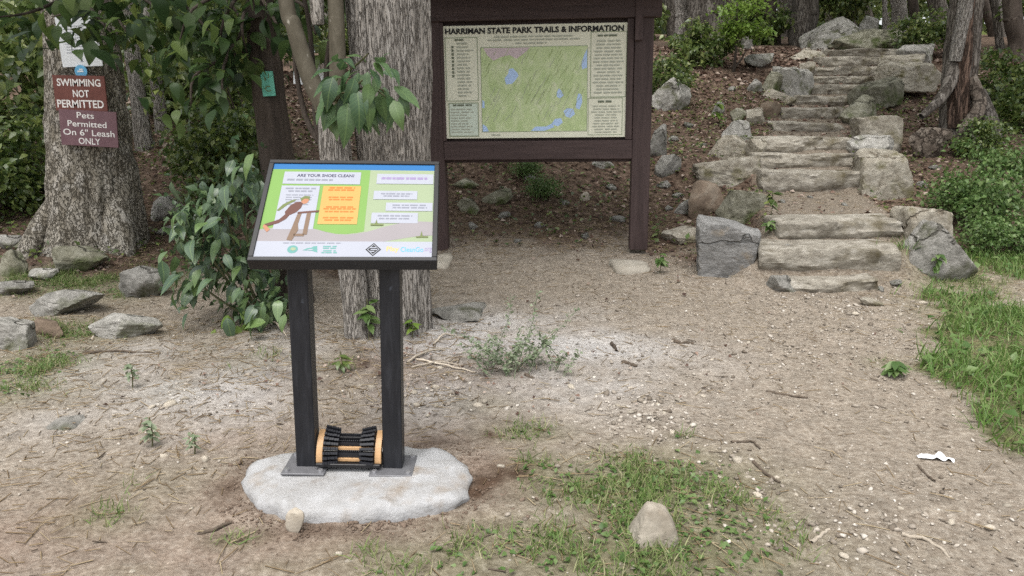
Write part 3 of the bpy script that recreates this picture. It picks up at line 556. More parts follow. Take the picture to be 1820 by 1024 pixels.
# ------------------------------------------------------------------ stone steps
ORD = ['lowest thin pale slab of the stone stairs', 'broad rough beam of stone above the lowest slab, with a chipped face', 'long squared step just below the dusty landing', 'step just above the dusty landing', 'fourth riser up from the wide chipped step, below the sandy tread',
       'step edged with gravel level with the peaked grey rock', 'step with a narrow face below the olive boulder', 'step whose left end meets the small squared tan rock', 'bright edged step under the wide overhanging tan rock', 'dark faced step right of the pointed slab boulder',
       'dark shaded step above the pointed slab boulder', 'pale edged step third from the top of the stairs', 'step second from the top of the stairs', 'topmost step in front of the mossy boulder']
def slab_mesh(wd, dp, hh, seed, mat, rough=.02, bulge=.03):
    nx_, ny_, nz_ = 56, 10, 10
    import bmesh
    V, idx, Fq = [], {}, []
    def key(i, j, k):
        if (i, j, k) not in idx: idx[(i, j, k)] = len(V); V.append((i / nx_ * 2 - 1, j / ny_ * 2 - 1, k / nz_ * 2 - 1))
        return idx[(i, j, k)]
    for i in range(nx_):
        for j in range(ny_):
            Fq.append((key(i, j, nz_), key(i+1, j, nz_), key(i+1, j+1, nz_), key(i, j+1, nz_)))
        for k in range(nz_):
            Fq.append((key(i, 0, k), key(i+1, 0, k), key(i+1, 0, k+1), key(i, 0, k+1))); Fq.append((key(i+1, ny_, k), key(i, ny_, k), key(i, ny_, k+1), key(i+1, ny_, k+1)))
    for j in range(ny_):
        for k in range(nz_):
            Fq.append((key(0, j+1, k), key(0, j, k), key(0, j, k+1), key(0, j+1, k+1))); Fq.append((key(nx_, j, k), key(nx_, j+1, k), key(nx_, j+1, k+1), key(nx_, j, k+1)))
    V = np.array(V); s = seed * 7.7
    P = V.copy(); ex = .12
    for a, b, ra, rb in ((1, 2, .06, .09), (0, 2, .03, .09), (0, 1, .04, .08)):      # soften the long edges
        d = np.maximum(np.abs(V[:, a]) - (1 - ra), 0) / ra; e = np.maximum(np.abs(V[:, b]) - (1 - rb), 0) / rb
        m_ = np.minimum(d, e); P[:, a] -= np.sign(V[:, a]) * ra * .5 * m_ ** 2; P[:, b] -= np.sign(V[:, b]) * rb * .5 * m_ ** 2
    Q = P * np.array([wd / 2, dp / 2, hh / 2])
    Q[:, 2] += rough * .8 * fbm(Q[:, 0] * 2.2 + s, Q[:, 1] * 2.5, s, 3) * (V[:, 2] > .4) 
    chip = sstep(.1, .5, fbm(Q[:, 0] * 4.5 + s, s, 3.0, 3)) * (V[:, 1] < -.55) * (V[:, 2] > .2); Q[:, 2] -= .030 * chip * np.abs(V[:, 1]); Q[:, 1] += .022 * chip
    n1 = fbm(Q[:, 0] * 3 + s, Q[:, 1] * 3, Q[:, 2] * 6 + s, 4) + .5 * np.abs(fbm(Q[:, 0] * 6 + s, Q[:, 1] * 6, Q[:, 2] * 22, 3))
    Q[:, 1] += (rough * 1.3 * n1 + bulge * fbm(Q[:, 0] * 1.4 + s, s, Q[:, 2] * 4, 2)) * np.where(V[:, 1] < 0, 1, .3)
    Q[:, 1] += np.where(V[:, 1] < 0, 1, 0) * (.055 * sstep(.15, -1, V[:, 2]) + .018 * sstep(.25, .1, np.abs(fbm(Q[:, 0] * 1.7 + s, s, Q[:, 2] * 7, 2))))
    Q[:, 0] += rough * 2 * fbm(Q[:, 1] * 3 + s, Q[:, 2] * 4, s, 3) * np.abs(V[:, 0]) ** 8
    me = npmesh('stone_step', Q, np.array(Fq), [M[mat]], smooth=True); me.set_sharp_from_angle(angle=math.radians(35)); return me
for i, (a, b, d, l, h) in enumerate(STEPS):
    x0, x1 = SX[i]; wd = x1 - x0; dp = .42 if i else .30
    if i == 1: dp = .5
    if i > 7: dp = .34
    hh = h - l + .07
    me = slab_mesh(wd + (.12 if i > 2 else .02), dp, hh, i + 3, 'step', rough=.026, bulge=.03)
    o = obj('stone_step', me, None, ((x0 + x1) / 2, d + dp / 2 - .02, h - hh / 2)); o.rotation_euler = (0, random.uniform(-.012, .012), random.uniform(-.03, .03))
    tag(o, ORD[i], 'stone step', 'steps of the stone stairs')

# ------------------------------------------------------------------ trailhead console on its slab
outline = [(432, 838), (446, 822), (480, 813), (530, 806), (590, 800), (650, 797), (720, 794), (790, 799), (828, 818), (842, 845), (832, 872), (795, 890), (740, 900), (680, 908), (610, 914), (545, 912), (495, 902), (462, 884), (440, 862)]
def slabpt(px, py, z=.045):
    d = ray(px, py); return CAM + d * ((z - 1.5) / d[2])
O = np.array([slabpt(*q) for q in outline]); cen = O.mean(0)
th_ = np.arctan2(O[:, 1] - cen[1], O[:, 0] - cen[0]); rr_ = np.hypot(O[:, 0] - cen[0], O[:, 1] - cen[1]); o_ = np.argsort(th_)
A_ = np.linspace(-math.pi, math.pi, 120, endpoint=False); R_ = np.interp(A_, th_[o_], rr_[o_], period=2 * math.pi)
R_ = R_ * (1 + .018 * fbm(np.cos(A_) * 6, np.sin(A_) * 6, 2.2, 3))
V = []; prof = [(.0, .062), (.2, .062), (.4, .062), (.6, .061), (.75, .061), (.86, .060), (.92, .056), (.965, .046), (.99, .028), (1.0, .005), (.99, -.03), (.97, -.08)]
for f_, z_ in prof:
    x_ = R_ * f_ * np.cos(A_); y_ = R_ * f_ * np.sin(A_)
    nz = .003 * fbm(x_ * 9, y_ * 9, 1, 4) * (f_ > .55) + (.012 * fbm(x_ * 13, y_ * 13, z_ * 20, 5) if f_ > .78 else 0)
    k = 1 + (.035 * fbm(np.cos(A_) * 9, np.sin(A_) * 9, z_ * 60, 3) if f_ > .9 else 0)
    V.append(np.stack([x_ * k, y_ * k, z_ + nz], -1))
V = np.concatenate(V); n_ = len(A_); Fq = [[r * n_ + i, r * n_ + (i + 1) % n_, (r + 1) * n_ + (i + 1) % n_, (r + 1) * n_ + i] for r in range(len(prof) - 1) for i in range(n_)]
tag(obj('stone_slab', npmesh('stone_slab', V, np.array(Fq)[:, ::-1], [M['slab']], smooth=True), None, (cen[0], cen[1], 0)), 'pale oval stone slab sunk in the dirt under the black info stand', 'stone slab')

STAND = empty('info_stand', (-.65, 2.807, .062), (0, 0.022, 0)); tag(STAND, 'black info stand with tilted colour panel and boot brush between its posts', 'info stand')
def post_bm(x):
    b = MB(); b.box((x - .0385, -.0385, .006), (x + .0385, .0385, .86), 0, .004); return b
bolt_me = None
for x in (-.1725, .1725):
    post_bm(x).build('post', M['black_wood'], STAND)
    b = MB(); b.box((x - .085, -.098, .0), (x + .085, .082, .009), 0, .002); pl = b.build('base_plate', M['steel'], STAND)
    for sx in (-.066, .066):
        for sy in (-.076, .060):
            b = MB(); b.tube([(x + sx, sy, .009), (x + sx, sy, .019)], .010, 6); b.build('bolt', M['boltm'], pl)
# panel: fitted rectangle
PW, PH = .6762, .5363
PANEL = empty('panel', (-.645 - -.65, 2.9 - 2.807, 1.0818 - .062)); PANEL.parent = STAND
PANEL.rotation_euler = Matrix.Rotation(.0671, 3, 'Z') @ Matrix.Rotation(-.005, 3, 'Y') @ Matrix.Rotation(-.9256, 3, 'X') and (Matrix.Rotation(.0671, 3, 'Z') @ Matrix.Rotation(-.005, 3, 'Y') @ Matrix.Rotation(-.9256, 3, 'X')).to_euler()
bpy.data.objects.remove(PANEL)
PROT = (Matrix.Rotation(.0671, 3, 'Z') @ Matrix.Rotation(-.005, 3, 'Y') @ Matrix.Rotation(-.9256, 3, 'X')).to_euler()
PLOC = (.005, .093, 1.0198)
def child(bm, name, mats, parent, smooth=False):
    return bm.build(name, mats, parent, smooth)
b = MB(); hw, hh_ = PW / 2, PH / 2; fb = .019
b.box((-hw, 0, -hh_), (hw, .004, hh_))                       # back tray
b2 = MB()
b2.box((-hw, -.020, hh_ - fb), (hw, .034, hh_), 0, .002); b2.box((-hw, -.020, -hh_), (hw, .034, -hh_ + fb), 0, .002)
b2.box((-hw, -.020, -hh_ + fb), (-hw + fb, .034, hh_ - fb), 0, .002); b2.box((hw - fb, -.020, -hh_ + fb), (hw, .034, hh_ - fb), 0, .002)
fr = b2.build('panel_frame', M['black'], STAND); fr.location = PLOC; fr.rotation_euler = PROT
# panel board: thin sheet
b = MB(); b.box((-hw + fb - .002, -.013, -hh_ + fb - .002), (hw - fb + .002, .020, hh_ - fb + .002)); face = b.build('panel_face', M['p_white'], STAND); face.location = PLOC; face.rotation_euler = PROT
U0, U1, V0, V1 = -hw + fb, hw - fb, -hh_ + fb, hh_ - fb
class Print:
    """flat print on a board: uv in 0..1 (v up), layers stacked by a third of a millimetre"""
    def __init__(s, x0, x1, z0, z1, y, step=.0004): s.r = (x0, x1, z0, z1); s.y = y; s.step = step
    def pt(s, u, v, k): x0, x1, z0, z1 = s.r; return (x0 + (x1 - x0) * u, s.y - s.step * k, z0 + (z1 - z0) * v)
    def poly(s, b, pts, k, m=0): b.poly([s.pt(u, v, k) for u, v in pts], m)
    def rect(s, b, u0, v0, u1, v1, k, m=0): s.poly(b, [(u0, v0), (u1, v0), (u1, v1), (u0, v1)], k, m)
    def disc(s, b, u, v, r, k, m=0, n=20, asp=None):
        x0, x1, z0, z1 = s.r; asp = (x1 - x0) / (z1 - z0)
        s.poly(b, [(u + r * math.cos(2 * math.pi * i / n), v + r * asp * math.sin(2 * math.pi * i / n)) for i in range(n)], k, m)
    def words(s, b, u0, u1, v, h, k, m=0, seed=0, fill=.82, center=True):
        r = random.Random(seed); total = u1 - u0; used = total * (r.uniform(.72, 1) if center else r.uniform(.6, 1)); u = u0 + (total - used) / 2 if center else u0; end = u + used
        while u < end - .004:
            wlen = min(r.uniform(.018, .06), end - u)
            s.rect(b, u, v, u + wlen * fill, v + h, k, m); u += wlen
def text_mesh(txt, width, height, mat, name='lettering', bold=0.0, ext=.0006):
    c = bpy.data.curves.new('txt', 'FONT'); c.body = txt; c.align_x = 'CENTER'; c.align_y = 'CENTER'; c.size = 1; c.offset = bold; c.extrude = 0; c.resolution_u = 3
    o = bpy.data.objects.new('txt', c); COL.objects.link(o); dg = bpy.context.evaluated_depsgraph_get(); dg.update()
    me = bpy.data.meshes.new_from_object(o.evaluated_get(dg)); bpy.data.objects.remove(o); bpy.data.curves.remove(c)
    n = len(me.vertices); co = np.zeros(n * 3, np.float32); me.vertices.foreach_get('co', co); co = co.reshape(-1, 3)
    lo, hi = co.min(0), co.max(0); q = np.zeros_like(co); sx = width / (hi[0] - lo[0]); sz = height / (hi[1] - lo[1])
    q[:, 0] = (co[:, 0] - (lo[0] + hi[0]) / 2) * sx; q[:, 2] = (co[:, 1] - (lo[1] + hi[1]) / 2) * sz
    me.vertices.foreach_set('co', q.ravel()); me.name = name; me.materials.clear(); me.materials.append(M[mat]); me.update(); return me
def place_text(txt, pr, u, v, wu, hv, mat, parent, k=6, bold=.02, name='lettering'):
    x0, x1, z0, z1 = pr.r; me = text_mesh(txt, wu * (x1 - x0), hv * (z1 - z0), mat, name, bold)
    return obj(name, me, parent, pr.pt(u, v, k))
pr = Print(U0, U1, V0, V1, -.0135)
b = MB(); pr.rect(b, 0, .935, 1, 1, 1); b.build('blue_band', M['p_blue'], face)
b = MB(); pr.rect(b, 0, .155, 1, .935, 1); b.build('pale_ground_print', M['p_pale'], face)
b = MB(); pr.poly(b, [(0, .28), (0, .935), (.60, .935), (.60, .26), (.56, .245), (.50, .232), (.44, .235), (.38, .255), (.34, .275), (.30, .29), (.2, .32)], 2); b.build('green_ground_print', M['p_green'], face)
b = MB(); pr.poly(b, [(0, .145), (1, .145), (1, .21), (.92, .205), (.82, .19), (.70, .16), (.60, .155), (.5, .15), (0, .145)][:2] + [(1, .22), (.85, .20), (.7, .17), (.6, .16)], 3, 0)
b.build('lime_hill_print', M['p_pale'], face)
b = MB(); pr.poly(b, [(0, .15), (.7, .15), (.85, .195), (.93, .215), (1, .22), (1, .36), (.92, .365), (.82, .35), (.72, .31), (.62, .255), (.56, .235), (.50, .225), (.44, .228), (.38, .25), (.30, .285), (.2, .31), (0, .27)], 4); b.build('hill_print', M['p_lilac'], face)
b = MB(); pr.rect(b, 0, 0, 1, .155, 5); b.build('footer_print', M['p_white'], face)
b = MB()
pr.rect(b, .075, .765, .545, .905, 5); pr.rect(b, .075, .275, .305, .745, 5); pr.rect(b, .645, .775, .995, .89, 5); pr.rect(b, .635, .60, .90, .695, 5); pr.rect(b, .715, .475, .995, .565, 5); pr.rect(b, .635, .345, .91, .455, 5)
b.build('text_box', M['p_white'], face)
b = MB(); pr.rect(b, .325, .33, .555, .745, 5); b.build('orange_box', M['p_orange'], face)
place_text('ARE YOUR SHOES CLEAN?', pr, .33, .862, .35, .034, 'p_ink', face)
b = MB()
pr.words(b, .10, .53, .802, .020, 6, seed=1, center=False)
pr.words(b, .10, .29, .705, .016, 6, seed=2); pr.words(b, .10, .29, .675, .016, 6, seed=3)
for i in range(5): pr.words(b, .10, .285, .635 - i * .026, .010, 6, 1, seed=10 + i)
for i, v in enumerate([.655, .63]): pr.words(b, .665, .885, v, .014, 6, 1, seed=30 + i)
for i, v in enumerate([.53, .503]): pr.words(b, .735, .985, v, .014, 6, 1, seed=40 + i)
for i, v in enumerate([.415, .385]): pr.words(b, .655, .895, v, .014, 6, 1, seed=50 + i)
pr.words(b, .11, .52, .132, .010, 6, 1, seed=60)
tag(b.build('small_lettering', [M['p_grey'], M['p_grey']], face), kind='stuff')
b = MB(); pr.words(b, .67, .965, .825, .026, 6, seed=70); b.build('mauve_heading', M['p_mauve'], face)
b = MB()
for i, v in enumerate([.715, .69]): pr.words(b, .345, .54, v, .017, 6, 0, seed=80 + i)
for i, v in enumerate([.61, .585, .505, .485, .455, .39, .365]): pr.words(b, .345, .545, v, .015, 6, 0, seed=90 + i)
tag(b.build('red_lettering', M['p_red'], face), kind='stuff')
# footer marks
b = MB(); pr.disc(b, .21, .075, .03, 6); b.build('round_emblem', M['p_teal'], face)
b = MB(); pr.poly(b, [(.195, .075), (.205, .095), (.225, .09), (.228, .07), (.21, .06)], 7); b.build('emblem_leaf', M['p_pale'], face)
b = MB(); pr.poly(b, [(.265, .065), (.29, .085), (.315, .092), (.325, .105), (.345, .108), (.35, .06), (.352, .045), (.335, .052), (.32, .06)], 6); b.build('state_outline', M['p_teal'], face)
b = MB(); pr.poly(b, [(.285, .068), (.31, .078), (.33, .075), (.315, .066)], 7); b.build('outline_fill', M['p_white'], face)
b = MB()
for v in (.098, .080, .055, .037): pr.words(b, .37, .47, v, .012, 6, seed=int(v * 1000))
b.build('agency_lettering', M['p_teal'], face)
b = MB(); pr.poly(b, [(.665, .01), (.71, .075), (.665, .14), (.62, .075)], 6); b.build('diamond_logo', M['p_black'], face)
b = MB(); pr.poly(b, [(.665, .022), (.70, .075), (.665, .128), (.63, .075)], 7); b.build('diamond_line', M['p_white'], face)
b = MB(); pr.poly(b, [(.665, .03), (.695, .075), (.665, .12), (.635, .075)], 8); b.build('diamond_fill', M['p_black'], face)
b = MB(); pr.rect(b, .645, .088, .68, .097, 9); pr.rect(b, .65, .068, .688, .078, 9); pr.rect(b, .645, .05, .672, .059, 9); b.build('diamond_lettering', M['p_white'], face)
place_text('Play', pr, .775, .075, .07, .060, 'p_gold', face, bold=.01); place_text('CleanGo', pr, .885, .077, .13, .048, 'p_sky', face, bold=.01); place_text('.org', pr, .975, .070, .045, .05, 'p_mauve', face, bold=.0)
# figure scrubbing a boot at a stand
b = MB()
pr.poly(b, [(.125, .455), (.15, .525), (.18, .56), (.205, .565), (.222, .545), (.215, .50), (.19, .45), (.155, .42), (.13, .43)], 7)               # jumper
pr.poly(b, [(.13, .43), (.155, .42), (.14, .38), (.10, .335), (.04, .305), (.02, .325), (.06, .35), (.10, .375)], 7)                                # rear leg
b.build('figure_clothes', M['p_brown'], face)
b = MB(); pr.poly(b, [(.075, .47), (.105, .535), (.15, .58), (.18, .592), (.17, .57), (.135, .535), (.11, .495), (.09, .465)], 7); pr.poly(b, [(.20, .60), (.225, .628), (.255, .625), (.258, .58), (.245, .60), (.222, .598), (.21, .57)], 8); b.build('figure_hair', M['p_olive'], face)
b = MB(); pr.poly(b, [(.208, .565), (.215, .598), (.24, .605), (.255, .585), (.245, .55), (.225, .54)], 7); pr.poly(b, [(.02, .325), (.04, .305), (.06, .27), (.045, .245), (.03, .27), (.015, .30)], 7); b.build('figure_skin', M['p_skin'], face)
b = MB(); pr.poly(b, [(.20, .43), (.225, .44), (.215, .33), (.222, .27), (.195, .16), (.165, .17), (.18, .27)], 7)
pr.poly(b, [(.255, .46), (.28, .46), (.275, .22), (.25, .22)], 7); pr.rect(b, .20, .205, .26, .23, 7); b.build('figure_stand_legs', M['p_tan'], face)
b = MB(); pr.poly(b, [(.20, .455), (.325, .475), (.32, .455), (.2, .435)], 8); b.build('figure_stand_top', M['p_brown'], face)
b = MB(); pr.rect(b, .635, .318, .71, .333, 7); pr.poly(b, [(.66, .333), (.668, .385), (.676, .333)], 7); b.build('grass_tuft', M['p_olive'], face); b = MB(); pr.rect(b, .905, .195, .975, .21, 7); pr.poly(b, [(.928, .21), (.936, .265), (.944, .21)], 7); b.build('grass_tuft', M['p_olive'], face)

# boot brush between the posts
BR = MB(); BR.box((-.128, -.066, .022), (.128, -.048, .036), 0, .002); BR.box((-.125, .05, .012), (.125, .065, .03), 0, .002); BR.box((-.12, -.045, .014), (.12, .05, .020))
brush = BR.build('boot_brush', M['black'], STAND)
arc = [(math.radians(a)) for a in np.linspace(-2, 78, 12)]
RC = .108
def arcpt(a, r): return (-r * math.cos(a) + .055, r * math.sin(a) + .034)
for sx in (-1, 1):
    b = MB()
    for q in range(len(arc) - 1):
        a0, a1 = arc[q], arc[q + 1]; xa, xb = sx * .128, sx * .104
        v = [];
        for x in (min(xa, xb), max(xa, xb)):
            for a, r in ((a0, RC), (a1, RC), (a1, RC - .03), (a0, RC - .03)):
                y_, z_ = arcpt(a, r); v.append((x, y_, z_))
        b.add(v, [(0, 1, 2, 3), (7, 6, 5, 4), (0, 4, 5, 1), (2, 6, 7, 3), (1, 5, 6, 2), (3, 7, 4, 0)])
    b.build('side_cheek', M['orange'], brush)
    b = MB()                                                     # dense bristle rows leaning inwards, one row after another round the arc
    r_ = random.Random(3)
    for q in range(9):
        a = math.radians(3 + q * 9.2)
        for t in range(6):
            xo = sx * (.1035 - t * .0095); xi = xo - sx * .0092; r = RC + .020 - .0030 * t + r_.uniform(-.002, .002); v = []
            for x in sorted((xo, xi)):
                for aa, r0 in ((a - .055, RC - .04), (a - .042, r), (a + .042, r), (a + .055, RC - .04)):
                    y_, z_ = arcpt(aa, r0); v.append((x - sx * (.004 if r0 == r else 0), y_, z_))
            b.add(v, [(0, 1, 2, 3), (7, 6, 5, 4), (0, 4, 5, 1), (2, 6, 7, 3), (1, 5, 6, 2), (3, 7, 4, 0)])
    o = b.build('bristles', M['rubber'], brush); o['kind'] = 'stuff'
for k_, a in enumerate((4, 34, 64)):
    y_, z_ = arcpt(math.radians(a), RC - .022); b = MB(); b.box((-.104, y_ - .006, z_ - .006), (.104, y_ + .006, z_ + .006), 0, .001); b.build('cross_rail', M['orange'] if k_ < 2 else M['black'], brush)
for a in (18, 50, 76):
    y_, z_ = arcpt(math.radians(a), RC - .034); b = MB()
    b.box((-.05, y_ - .012, z_ - .012), (.05, y_ + .012, z_ + .010))
    for t in range(12):
        b.tube([(-.046 + t * .0083, y_, z_), (-.046 + t * .0083, y_ - .010, z_ + .018)], [.004, .003], 5)
    b.build('floor_brush', M['rubber'], brush)

# ------------------------------------------------------------------ map board
KYAW, KROLL = -.0719, -.0135
KZ = .06
K = empty('notice_board', (.235, 7.18, KZ), (0, KROLL, KYAW)); tag(K, 'brown timber notice board holding the park trail map', 'notice board')
BC = (-.011, -.03, 1.6485 - KZ); BW, BH = 1.6813, 1.0001
for x, lo in ((-.943, .0), (.972, .03)):
    b = MB(); b.box((x - .085, -.02, lo), (x + .085, .13, 3.0), 0, .006); b.build('post', M['brown_wood'], K)
b = MB(); b.box((-.858, .045, .86), (.887, .085, 2.62)); b.build('backing_board', M['brown_wood'], K)
b = MB(); b.box((-.858, -.035, .89), (.887, .04, 1.062), 0, .005); b.build('bottom_rail', M['brown_rail'], K)
b = MB(); b.box((-1.10, -.06, 2.125), (1.12, .04, 2.46), 0, .006); b.build('header_beam', M['brown_rail'], K)
b = MB(); b.box((.885, -.075, 1.93), (.955, -.022, 2.46), 0, .004); b.build('corner_bracket', M['brown_wood'], K)
for x in (-.862, .822): 
    b = MB(); b.box((x, -.028, 1.066), (x + .06 if x > 0 else x + .03, .04, 2.12), 0, .003); b.build('side_trim', M['brown_wood'], K)
# gabled shingle roof above the frame
for s_ in (-1, 1):
    b = MB(); y0_, y1_ = s_ * .85 + .05, .05
    za, zb = 2.42, 3.0
    b.add([(-1.5, y0_, za), (1.75, y0_, za), (1.75, y1_, zb), (-1.5, y1_, zb), (-1.5, y0_, za + .07), (1.75, y0_, za + .07), (1.75, y1_, zb + .07), (-1.5, y1_, zb + .07)], [(0,3,2,1),(4,5,6,7),(0,1,5,4),(1,2,6,5),(2,3,7,6),(3,0,4,7)])
    b.build('roof_slope', M['roof'], K)
pb = MB(); pb.box((BC[0] - BW / 2, -.012, BC[2] - BH / 2), (BC[0] + BW / 2, .042, BC[2] + BH / 2), 0, .002)
poster = pb.build('map_poster', M['p_cream'], K)
mp_ = Print(BC[0] - BW / 2, BC[0] + BW / 2, BC[2] - BH / 2, BC[2] + BH / 2, -.0135, .0008)
def uvz(zx, zy): return ((zx - 112) / (1315 - 112), 1 - (zy - 158) / (895 - 158))       # reads coordinates off the enlarged view of the poster
tu, tv = uvz(717, 190); place_text('HARRIMAN STATE PARK TRAILS & INFORMATION', mp_, .5, .952, .955, .052, 'p_black', poster, bold=.035)
m0 = uvz(368, 850); m1 = uvz(1058, 300)
b = MB(); mp_.rect(b, m0[0], m0[1], m1[0], m1[1], 2); b.build('map_print', M['p_map'], poster)
def lake(pts, k=3):
    b = MB(); mp_.poly(b, [uvz(*q) for q in pts], k); b.build('lake', M['p_lake'], poster)
lake([(530, 540), (520, 500), (545, 470), (550, 440), (575, 435), (605, 465), (612, 485), (590, 515), (570, 535)])
lake([(860, 600), (875, 570), (895, 590), (905, 620), (880, 635), (862, 625)]); lake([(985, 700), (990, 650), (1000, 605), (1022, 610), (1028, 660), (1010, 710)])
lake([(905, 720), (930, 700), (970, 705), (980, 740), (950, 765), (920, 755)]); lake([(825, 805), (850, 770), (890, 765), (900, 795), (870, 820)]); lake([(690, 848), (720, 820), (790, 820), (830, 800), (845, 825), (780, 848)])
lake([(1025, 450), (1020, 410), (1040, 350), (1056, 320), (1056, 440)]); lake([(370, 850), (370, 800), (395, 815), (410, 848)]); lake([(370, 690), (372, 640), (385, 650), (385, 695)])
b = MB(); mp_.poly(b, [uvz(*q) for q in [(385, 303), (690, 303), (650, 340), (600, 375), (555, 350), (500, 362), (450, 385), (410, 350)]], 3); b.build('built_area_print', M['p_pink'], poster)
b = MB(); r_ = random.Random(8)
for i in range(70):                                            # trail and contour lines
    x = r_.uniform(385, 1000); y = r_.uniform(330, 800); L_ = r_.uniform(40, 130); pts = []
    for t in range(5): pts.append((x + t * L_ * .12 + r_.uniform(-5, 5), y - t * L_ * .22))
    pts = [q for q in pts if 372 < q[0] < 1052 and 305 < q[1] < 845]
    for q0, q1 in zip(pts, pts[1:]):
        mp_.poly(b, [uvz(q0[0] - 1.6, q0[1]), uvz(q0[0] + 1.6, q0[1]), uvz(q1[0] + 1.6, q1[1]), uvz(q1[0] - 1.6, q1[1])], 4, i % 3)
tag(b.build('trail_line_print', [M['p_map_text'], M['p_map_line'], M['p_map_line']], poster), kind='stuff')
b = MB()
def border(zx0, zy0, zx1, zy1, t=3):
    for q in ((zx0, zy0, zx1, zy0 + t), (zx0, zy1 - t, zx1, zy1), (zx0, zy0 + t, zx0 + t, zy1 - t), (zx1 - t, zy0 + t, zx1, zy1 - t)):
        a, c = uvz(q[0], q[3]), uvz(q[2], q[1]); mp_.rect(b, a[0], a[1], c[0], c[1], 3)
border(135, 232, 348, 645, 4); border(145, 655, 345, 882, 5); border(1078, 212, 1310, 632, 4); border(1066, 636, 1290, 880, 3); border(366, 298, 1060, 853, 3)
b.build('box_border', M['p_border'], poster)
a, c = uvz(152, 875), uvz(338, 662); b = MB(); mp_.rect(b, a[0], a[1], c[0], c[1], 2); b.build('mint_box', M['p_mint'], poster)
b = MB()
def line(zx0, zx1, zy, hpx, seed, m=0, center=True):
    a = uvz(zx0, zy); c = uvz(zx1, zy); mp_.words(b, a[0], c[0], a[1] - hpx / 737 / 2, hpx / 737, 4, m, seed, center=center)
for i, y_ in enumerate((235, 255, 277)): line(375 if i < 2 else 560, 1050 if i < 2 else 830, y_, 9, 100 + i, 1)
line(190, 270, 248, 12, 4)
for i in range(16): line(212, 330, 272 + i * 22.5, 10, 200 + i, 1, False)
line(160, 320, 672, 12, 7)
for i in range(9): line(160, 325, 700 + i * 19, 8, 230 + i, 1, False)
line(1110, 1270, 238, 12, 9)
for i in range(16): line(1095, 1295, 272 + i * 22, 9, 260 + i, 1)
line(1120, 1235, 660, 13, 11)
for i in range(10): line(1085, 1285, 690 + i * 19, 7, 300 + i, 1)
line(420, 500, 873, 8, 400, 1)
tag(b.build('small_lettering', [M['p_map_ink'], M['p_map_text']], poster), kind='stuff')
b = MB()
for i in range(9): 
    a = uvz(177, 300 + i * 23.5); c = uvz(191, 284 + i * 23.5); mp_.rect(b, a[0], a[1], c[0], c[1], 4)
b.build('trail_symbol', M['p_map_ink'], poster)
# concrete pads under the posts
for (x0, y0, x1, y1), lab in (((1086, 459, 1160, 488), 'pale concrete pad under the right post of the notice board'), ((755, 455, 800, 478), 'pale concrete pad under the left post of the notice board')):
    p = gp((x0 + x1) / 2, y1); D = axd(p); wd = (x1 - x0) * D / FPX
    V, Fc = rock_shape(x0, 3, 5, .05, blocky=1.5); V = V * np.array([wd / 2, .22, .09])
    o = obj('concrete_pad', npmesh('concrete_pad', V, Fc, [M['concrete']], smooth=True), None, (p[0], p[1] + .2, p[2] - .022)); tag(o, lab, 'concrete pad')

# ------------------------------------------------------------------ leaves
def leaf_mesh(name, L_, W_, mat, seed, droop=.25, fold=.25, n=6, tip=1.6):
    r = random.Random(seed); V = []; Fq = []
    for i in range(n + 1):
        t = i / n; wv = W_ / 2 * (math.sin(math.pi * t ** .8) ** .85 if 0 < t < 1 else 0.02) * (1 - .15 * t)
        y = L_ * t * (1 - .1 * droop * t); z = -droop * L_ * t * t + .03 * L_ * math.sin(t * 7 + seed)
        V += [(-wv, y - .05 * L_ * (1 - t), z + fold * wv + .04 * wv * math.sin(t * 20)), (0, y, z), (wv, y - .05 * L_ * (1 - t), z + fold * wv + .04 * wv * math.cos(t * 20))]
    for i in range(n):
        a = i * 3; Fq += [(a, a + 1, a + 4, a + 3), (a + 1, a + 2, a + 5, a + 4)]
    return npmesh(name, np.array(V), np.array(Fq), [M[mat]], smooth=True)
L5 = np.array([(0, 0, 0), (-.32, .42, .10), (0, .46, 0), (.32, .42, .10), (0, 1, -.18)]); F5 = np.array([(0, 2, 1), (1, 2, 4), (0, 3, 2), (2, 3, 4)])
L4 = np.array([(0, 0, 0), (-.36, .5, .08), (.36, .5, .08), (0, 1, -.1)]); F4 = np.array([(0, 2, 1), (1, 2, 3)])
def orient(o, d, up=(0, 0, 1), twist=0):
    y = Vector(d).normalized(); z = Vector(up); x = y.cross(z)
    if x.length < 1e-3: x = Vector((1, 0, 0))
    x.normalize(); z = x.cross(y)
    m = Matrix((x, y, z)).transposed() @ Matrix.Rotation(twist, 3, 'Y')
    o.rotation_euler = m.to_euler()
def add_leaf(parent, meshes, p, d, sc, r):
    o = obj('leaf', r.choice(meshes), parent, p); o.scale = (sc, sc, sc); orient(o, d, (r.uniform(-.35, .35), r.uniform(-.5, .2), 1), r.uniform(-.4, .4)); return o

# ------------------------------------------------------------------ trees
def trunk_mesh(name, path, rad, mat, nseg=64, nlen=90, ridge=.05, freq=9, flare=0, lobes=5, seed=0, zfreq=.8, flen=.1):
    P = spline(path, nlen); rd = np.interp(np.linspace(0, 1, nlen), np.linspace(0, 1, len(rad)), rad)
    def rf(th, t, PP):
        zz = PP[:, 2][:, None]; n = fbm(np.cos(th) * freq / 2 + seed, np.sin(th) * freq / 2, zz * zfreq * 2.2, 3)
        r = 1 + ridge * (np.abs(n) * 2 - .7) + .035 * fbm(np.cos(th) * 1.3 + seed, np.sin(th) * 1.3, zz * .8, 2)
        if flare:
            k = np.exp(-t / flen); lob = .5 + .5 * np.cos(th * lobes + seed + 1.2 * np.sin(th * 2 + seed)); r = r + flare * k * (.35 + .65 * lob ** 1.5)
        return r
    V, Fq = tube(P, rd, nseg, rf); return npmesh(name, V, Fq, [M[mat]], smooth=True)
